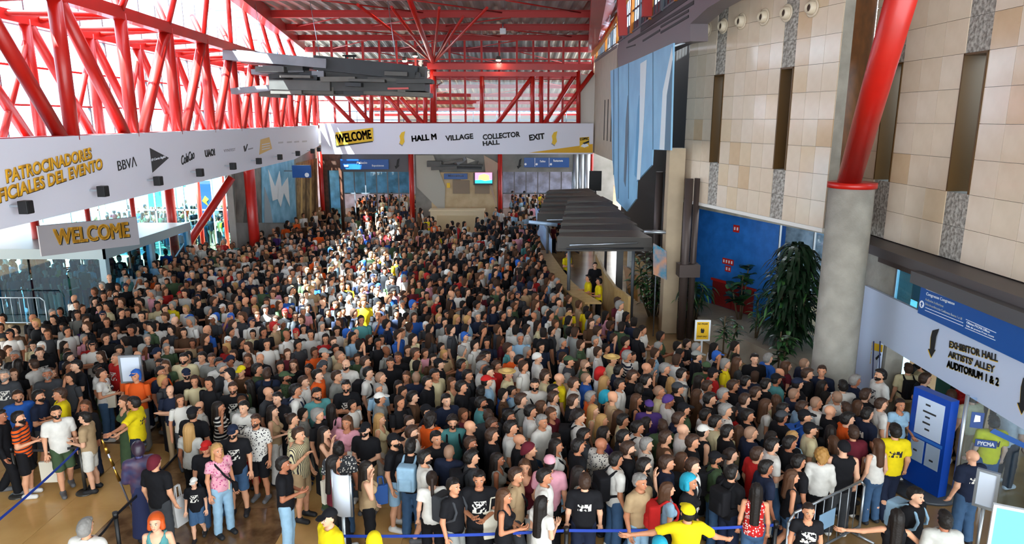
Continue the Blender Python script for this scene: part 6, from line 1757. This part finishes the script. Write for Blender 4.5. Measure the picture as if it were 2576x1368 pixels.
HAIRS = np.array([lc(h) for h in ('#17120f', '#1d1511', '#38251a', '#4a2f1d', '#7d7a76', '#a8814e', '#241812')]); HW = np.array((30, 20, 20, 12, 8, 5, 5.)); HW /= HW.sum()
CAPS = np.array([lc(h) for h in ('#141418', '#d6d3cc', '#1b2338', '#a8201f', '#2757a6', '#8a8b86')]); SKC = np.array([lc(h) for h in SKINHEX]); 
def inside(poly, x, y):
    c = False; n = len(poly); j = n-1
    for i in range(n):
        xi, yi = poly[i]; xj, yj = poly[j]
        if (yi > y) != (yj > y) and x < (xj-xi)*(y-yi)/(yj-yi)+xi: c = not c
        j = i
    return c
# areas as outlines of head positions in the photograph, carried to the floor at head height
MAIN = [(-20, 800), (60, 800), (125, 790), (190, 750), (280, 700), (370, 665), (450, 640), (480, 590), (500, 560), (570, 552), (640, 530), (660, 512), (730, 508), (790, 500), (812, 470), (870, 470), (1030, 480), (1062, 525), (1110, 560), (1190, 560), (1240, 520), (1330, 490), (1345, 560), (1362, 640), (1400, 710), (1450, 755), (1500, 775), (1560, 760), (1590, 800), (1640, 835), (1740, 850), (1820, 862), (1900, 885), (2030, 925), (2140, 960), (2190, 1010), (2190, 1080), (2120, 1120), (2050, 1150), (1950, 1180), (1800, 1130), (1500, 1120), (1250, 1130), (1000, 1080), (800, 1060), (640, 1010), (480, 1010), (420, 980), (250, 945), (120, 945), (-20, 960)]
Z0 = 1.6
g_main = [P(x, y, z=Z0).xy[:] for x, y in MAIN]
taken = [(d['x'], d['y']) for d in PEOPLE] + [(pf.location.x, pf.location.y)]
class Hash:
    def __init__(s): s.d = defaultdict(list)
    def add(s, x, y): s.d[int(x/1.0), int(y/1.0)].append((x, y))
    def near(s, x, y, r):
        i, j = int(x/1.0), int(y/1.0)
        return any((x-a)**2+(y-b)**2 < r*r for di in (-1, 0, 1) for dj in (-1, 0, 1) for a, b in s.d[i+di, j+dj])
HS = Hash()
for x, y in taken: HS.add(x, y)
crowd = []
R2 = random.Random(5)
def scatter(poly, tries, rmin, head):
    xs = [p[0] for p in poly]; ys_ = [p[1] for p in poly]
    for _ in range(tries):
        x, y = R2.uniform(min(xs), max(xs)), R2.uniform(min(ys_), max(ys_)); r = rmin(x, y)
        r = min(r, .95)
        if HS.near(x, y, r) or not inside(poly, x, y): continue
        if poly is g_main and (y > 43.4 or (x < -12.0 and y > 30.8) or math.hypot(x-7.38, y-15.15) < .75): continue
        HS.add(x, y); crowd.append((x, y, head(x, y), R2.uniform(.93, 1.04)))
def head_main(x, y):
    px = to_px((x, y, 1.6))[0]
    if y > 33: return R2.uniform(0, 360)
    base = -75 if px < 700 else -55 if px < 1000 else -25 if px < 1300 else -5
    return base + R2.gauss(0, 38)
scatter(g_main, 60000, lambda x, y: .44 if y < 30 else .52 if y < 34 else .66 if y < 37 else .82, head_main)
# people beyond the far doors, behind the vestibule glass, outside, on the counter side
def rect(x0, y0, x1, y1): return [(x0, y0), (x1, y0), (x1, y1), (x0, y1)]
rnd = lambda x, y: R2.uniform(0, 360)
scatter(rect(-10.5, 44.9, -6.5, 51), 600, lambda x, y: .55, rnd); scatter(rect(0, 44.9, 4.2, 52), 700, lambda x, y: .55, rnd)
scatter(rect(1.2, 36.5, 4.0, 44), 300, lambda x, y: .59, rnd)
scatter(rect(-21, 24, -14.4, 29), 420, lambda x, y: .59, rnd); scatter(rect(-24, 37, -13.2, 46), 420, lambda x, y: .59, rnd)
scatter(rect(9.2, 8, 11.5, 16), 40, lambda x, y: .59, rnd)
bV, bQ, bC = [], [], []; n0 = 0
for x, y, hdg, sc in crowd:
    fem = R2.random() < .42; hair = R2.choices(('short', 'long', 'bald', 'cap', 'curly'), (8, 9, .4, 1.0, 1.2) if fem else (15, 1.2, 1.3, 2.0, 1.0))[0]
    pose = R2.choices(('down', 'phone', 'cross', 'ear'), (6, 3, 1.4, .5))[0]
    V, Q, reg = LOD[int(fem), hair, pose]; sc = sc*(.94 if fem else 1.0)
    a = math.radians(hdg-90); c, s = math.cos(a), math.sin(a)
    W = V*sc; X = W[:, 0]*c-W[:, 1]*s+x; Yv = W[:, 0]*s+W[:, 1]*c+y
    cols = np.zeros((6, 3)); cols[0] = SKC[R2.choices(range(6), (5, 5, 4, 3, 1.5, .6))[0]]; cols[1] = HAIRS[R2.choices(range(7), HW)[0]]
    cols[2] = SC[R2.choices(range(len(SC)), SWT)[0]]; cols[3] = SC[R2.choices((0, 2, 3, 4, 8), (5, 2, 3, 1, 1))[0]]; cols[4] = (.02, .015, .012); cols[5] = CAPS[R2.randrange(6)]
    bV.append(np.stack([X, Yv, W[:, 2]], 1)); bQ.append(Q+n0); bC.append(cols[reg]); n0 += len(V)
bV, bQ, bC = np.concatenate(bV), np.concatenate(bQ), np.concatenate(bC)
CM = M('crowd_colours', '#808080', .8, spec=.25); nt = CM.node_tree
at_ = nt.nodes.new('ShaderNodeVertexColor'); at_.layer_name = 'garment'
nt.links.new(at_.outputs['Color'], nt.nodes['Principled BSDF'].inputs['Base Color'])
quads = bQ[bQ[:, 2] != bQ[:, 3]]
me = fast_mesh('crowd', bV, quads, True, [CM])
ca = me.color_attributes.new('garment', 'FLOAT_COLOR', 'POINT'); ca.data.foreach_set('color', np.concatenate([bC, np.ones((len(bC), 1))], 1).astype(np.float32).ravel())
cr = add('crowd', me); tag(cr, 'dense crowd of people filling the hall behind the nearest queue', 'crowd', kind='stuff')
print('crowd', len(crowd), 'quads', len(quads))
# ---------------------------------------------------------------- stewards behind the counter (yellow shirts) in the distance
for i, (px, py, dr, words) in enumerate(((1427, 640, 'RT', 'yellow-shirted steward standing behind the far end of the counter'), (1480, 700, 'L', 'yellow-shirted steward leaning at the middle of the counter'), (1507, 708, 'L', 'yellow-shirted steward at the near end of the counter'), (1497, 668, 'T', 'person in black standing behind the counter'))):
    q = P(px, py, z=1.55); o = bpy.data.objects.new('person', body_mesh(False, 'phone' if i < 3 else 'down', False)); COL.objects.link(o); setmat(o, SKIN[i % 4]); o.location = (q.x, q.y, 0); o.rotation_euler = (0, 0, math.radians(ANG[dr]-90)); o.scale = (.95,)*3
    tag(o, words, 'person'); part(hair_mesh('short'), hairmat('k'), o); part(top_mesh(False, 'phone' if i < 3 else 'down', 'tee'), cloth('Y' if i < 3 else 'K'), o); part(bottom_mesh(False, False, 'long'), cloth('K'), o)
    for s_ in (1, -1): part(shoe_mesh(False, s_), SH[0], o)
# ================================================================ plants
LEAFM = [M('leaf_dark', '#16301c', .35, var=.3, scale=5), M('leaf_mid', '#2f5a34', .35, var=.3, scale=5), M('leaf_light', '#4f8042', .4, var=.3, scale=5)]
def leaf_mesh(L, Wd, droop, mat):
    vs = []; fs = []; n = 6
    for i in range(n+1):
        t = i/n; w_ = Wd*math.sin(math.pi*(.12+.88*t))**.8 if t < 1 else .002; y = L*t*(1-.25*droop*t); z = L*(.45*t - droop*t*t)
        vs += [(-w_/2, y, z), (0, y, z-w_*.18), (w_/2, y, z)]
    for i in range(n):
        a = 3*i; fs += [(a, a+1, a+4, a+3), (a+1, a+2, a+5, a+4)]
    me = mesh('leaf', vs, fs, True); me.materials.append(mat); return me
def plant(name, base, stems, leafspec, label, seed):
    rr = random.Random(seed); e = empty(name, base); tag(e, label, 'plant')
    metas = [leaf_mesh(*leafspec, m) for m in LEAFM]
    for (dx, dy, hh, nl, z0) in stems:
        top = Vector(base)+Vector((dx, dy, hh)); tube('stem', Vector(base)+Vector((dx*.2, dy*.2, 0)), top, .03, M('stem_brown', '#5a4a34', .8), e, 8, .018)
        for k in range(nl):
            t = rr.uniform(z0, 1); p = (Vector(base)+Vector((dx*.2, dy*.2, 0))).lerp(top, t)
            o = bpy.data.objects.new('leaf', rr.choice(metas)); COL.objects.link(o); o.location = p; o.rotation_euler = (rr.uniform(-.3, .5), 0, rr.uniform(0, 6.28)); s = rr.uniform(.7, 1.15); o.scale = (s, s, s); rel(o, e)
    return e
pb_ = P(1985, 872, z=.57)
dr = plant('dracaena', (pb_.x, pb_.y, .57), [(0, 0, 2.9, 60, .12), (.5, .2, 2.5, 50, .12), (-.5, -.1, 2.3, 50, .12), (.25, -.4, 2.0, 45, .1), (-.2, .45, 2.2, 45, .15), (-.7, .1, 1.5, 30, .1)], (.8, .1, .8), 'tall dense dark green dracaena in the planter by the column', 1)
p_ = P(1650, 800, z=.1); plant('fan_palm', (p_.x, p_.y+.6, 0), [(0, 0, 2.5, 50, .3), (.5, .2, 2.2, 45, .3), (-.6, 0, 2.1, 45, .25), (.15, -.35, 1.7, 40, .25), (-.3, .35, 2.3, 40, .3), (.7, -.1, 1.5, 36, .2), (-.7, -.2, 1.4, 34, .2)], (.6, .11, .55), 'tall leafy green plant right of the counter', 2)
p_ = P(1738, 790, z=.57); plant('fern', (p_.x+.05, p_.y-.2, .4), [(0, 0, 1.3, 50, .4), (.3, .1, 1.2, 40, .4), (-.35, 0, 1.1, 40, .4)], (.65, .08, .85), 'bright green arching fern at the end of the planter', 3)
p_ = P(1865, 800, z=.57); plant('monstera', (p_.x-.1, p_.y-.15, .57), [(0, 0, 1.5, 22, .4), (-.35, 0, 1.2, 18, .4), (.2, .1, 1.8, 14, .6)], (.45, .28, .5), 'broad leaved plant before the red doors', 4)
p_ = P(1900, 850, z=.57); plant('dumb_cane', (p_.x, p_.y, .57), [(0, 0, 1.2, 40, .15), (.2, 0, 1.0, 30, .15)], (.4, .06, .6), 'light green narrow leaved plant left of the tall dracaena', 5)
p_ = P(1960, 905, z=.7); plant('philodendron', (p_.x-.15, p_.y-.35, 0), [(0, 0, 1.6, 34, .5), (.2, 0, 1.5, 26, .5)], (.4, .12, .6), 'low broad leaved plant in front of the planter wall', 6)
p_ = P(1820, 870, z=.5); plant('flowering_plant', (p_.x-.1, p_.y-.3, 0), [(0, 0, 1.5, 40, .5), (.35, -.1, 1.3, 34, .5)], (.4, .07, .5), 'dark low plant by the yellow notice', 7)

# the innermost leaves of the dracaena, too many to pick apart
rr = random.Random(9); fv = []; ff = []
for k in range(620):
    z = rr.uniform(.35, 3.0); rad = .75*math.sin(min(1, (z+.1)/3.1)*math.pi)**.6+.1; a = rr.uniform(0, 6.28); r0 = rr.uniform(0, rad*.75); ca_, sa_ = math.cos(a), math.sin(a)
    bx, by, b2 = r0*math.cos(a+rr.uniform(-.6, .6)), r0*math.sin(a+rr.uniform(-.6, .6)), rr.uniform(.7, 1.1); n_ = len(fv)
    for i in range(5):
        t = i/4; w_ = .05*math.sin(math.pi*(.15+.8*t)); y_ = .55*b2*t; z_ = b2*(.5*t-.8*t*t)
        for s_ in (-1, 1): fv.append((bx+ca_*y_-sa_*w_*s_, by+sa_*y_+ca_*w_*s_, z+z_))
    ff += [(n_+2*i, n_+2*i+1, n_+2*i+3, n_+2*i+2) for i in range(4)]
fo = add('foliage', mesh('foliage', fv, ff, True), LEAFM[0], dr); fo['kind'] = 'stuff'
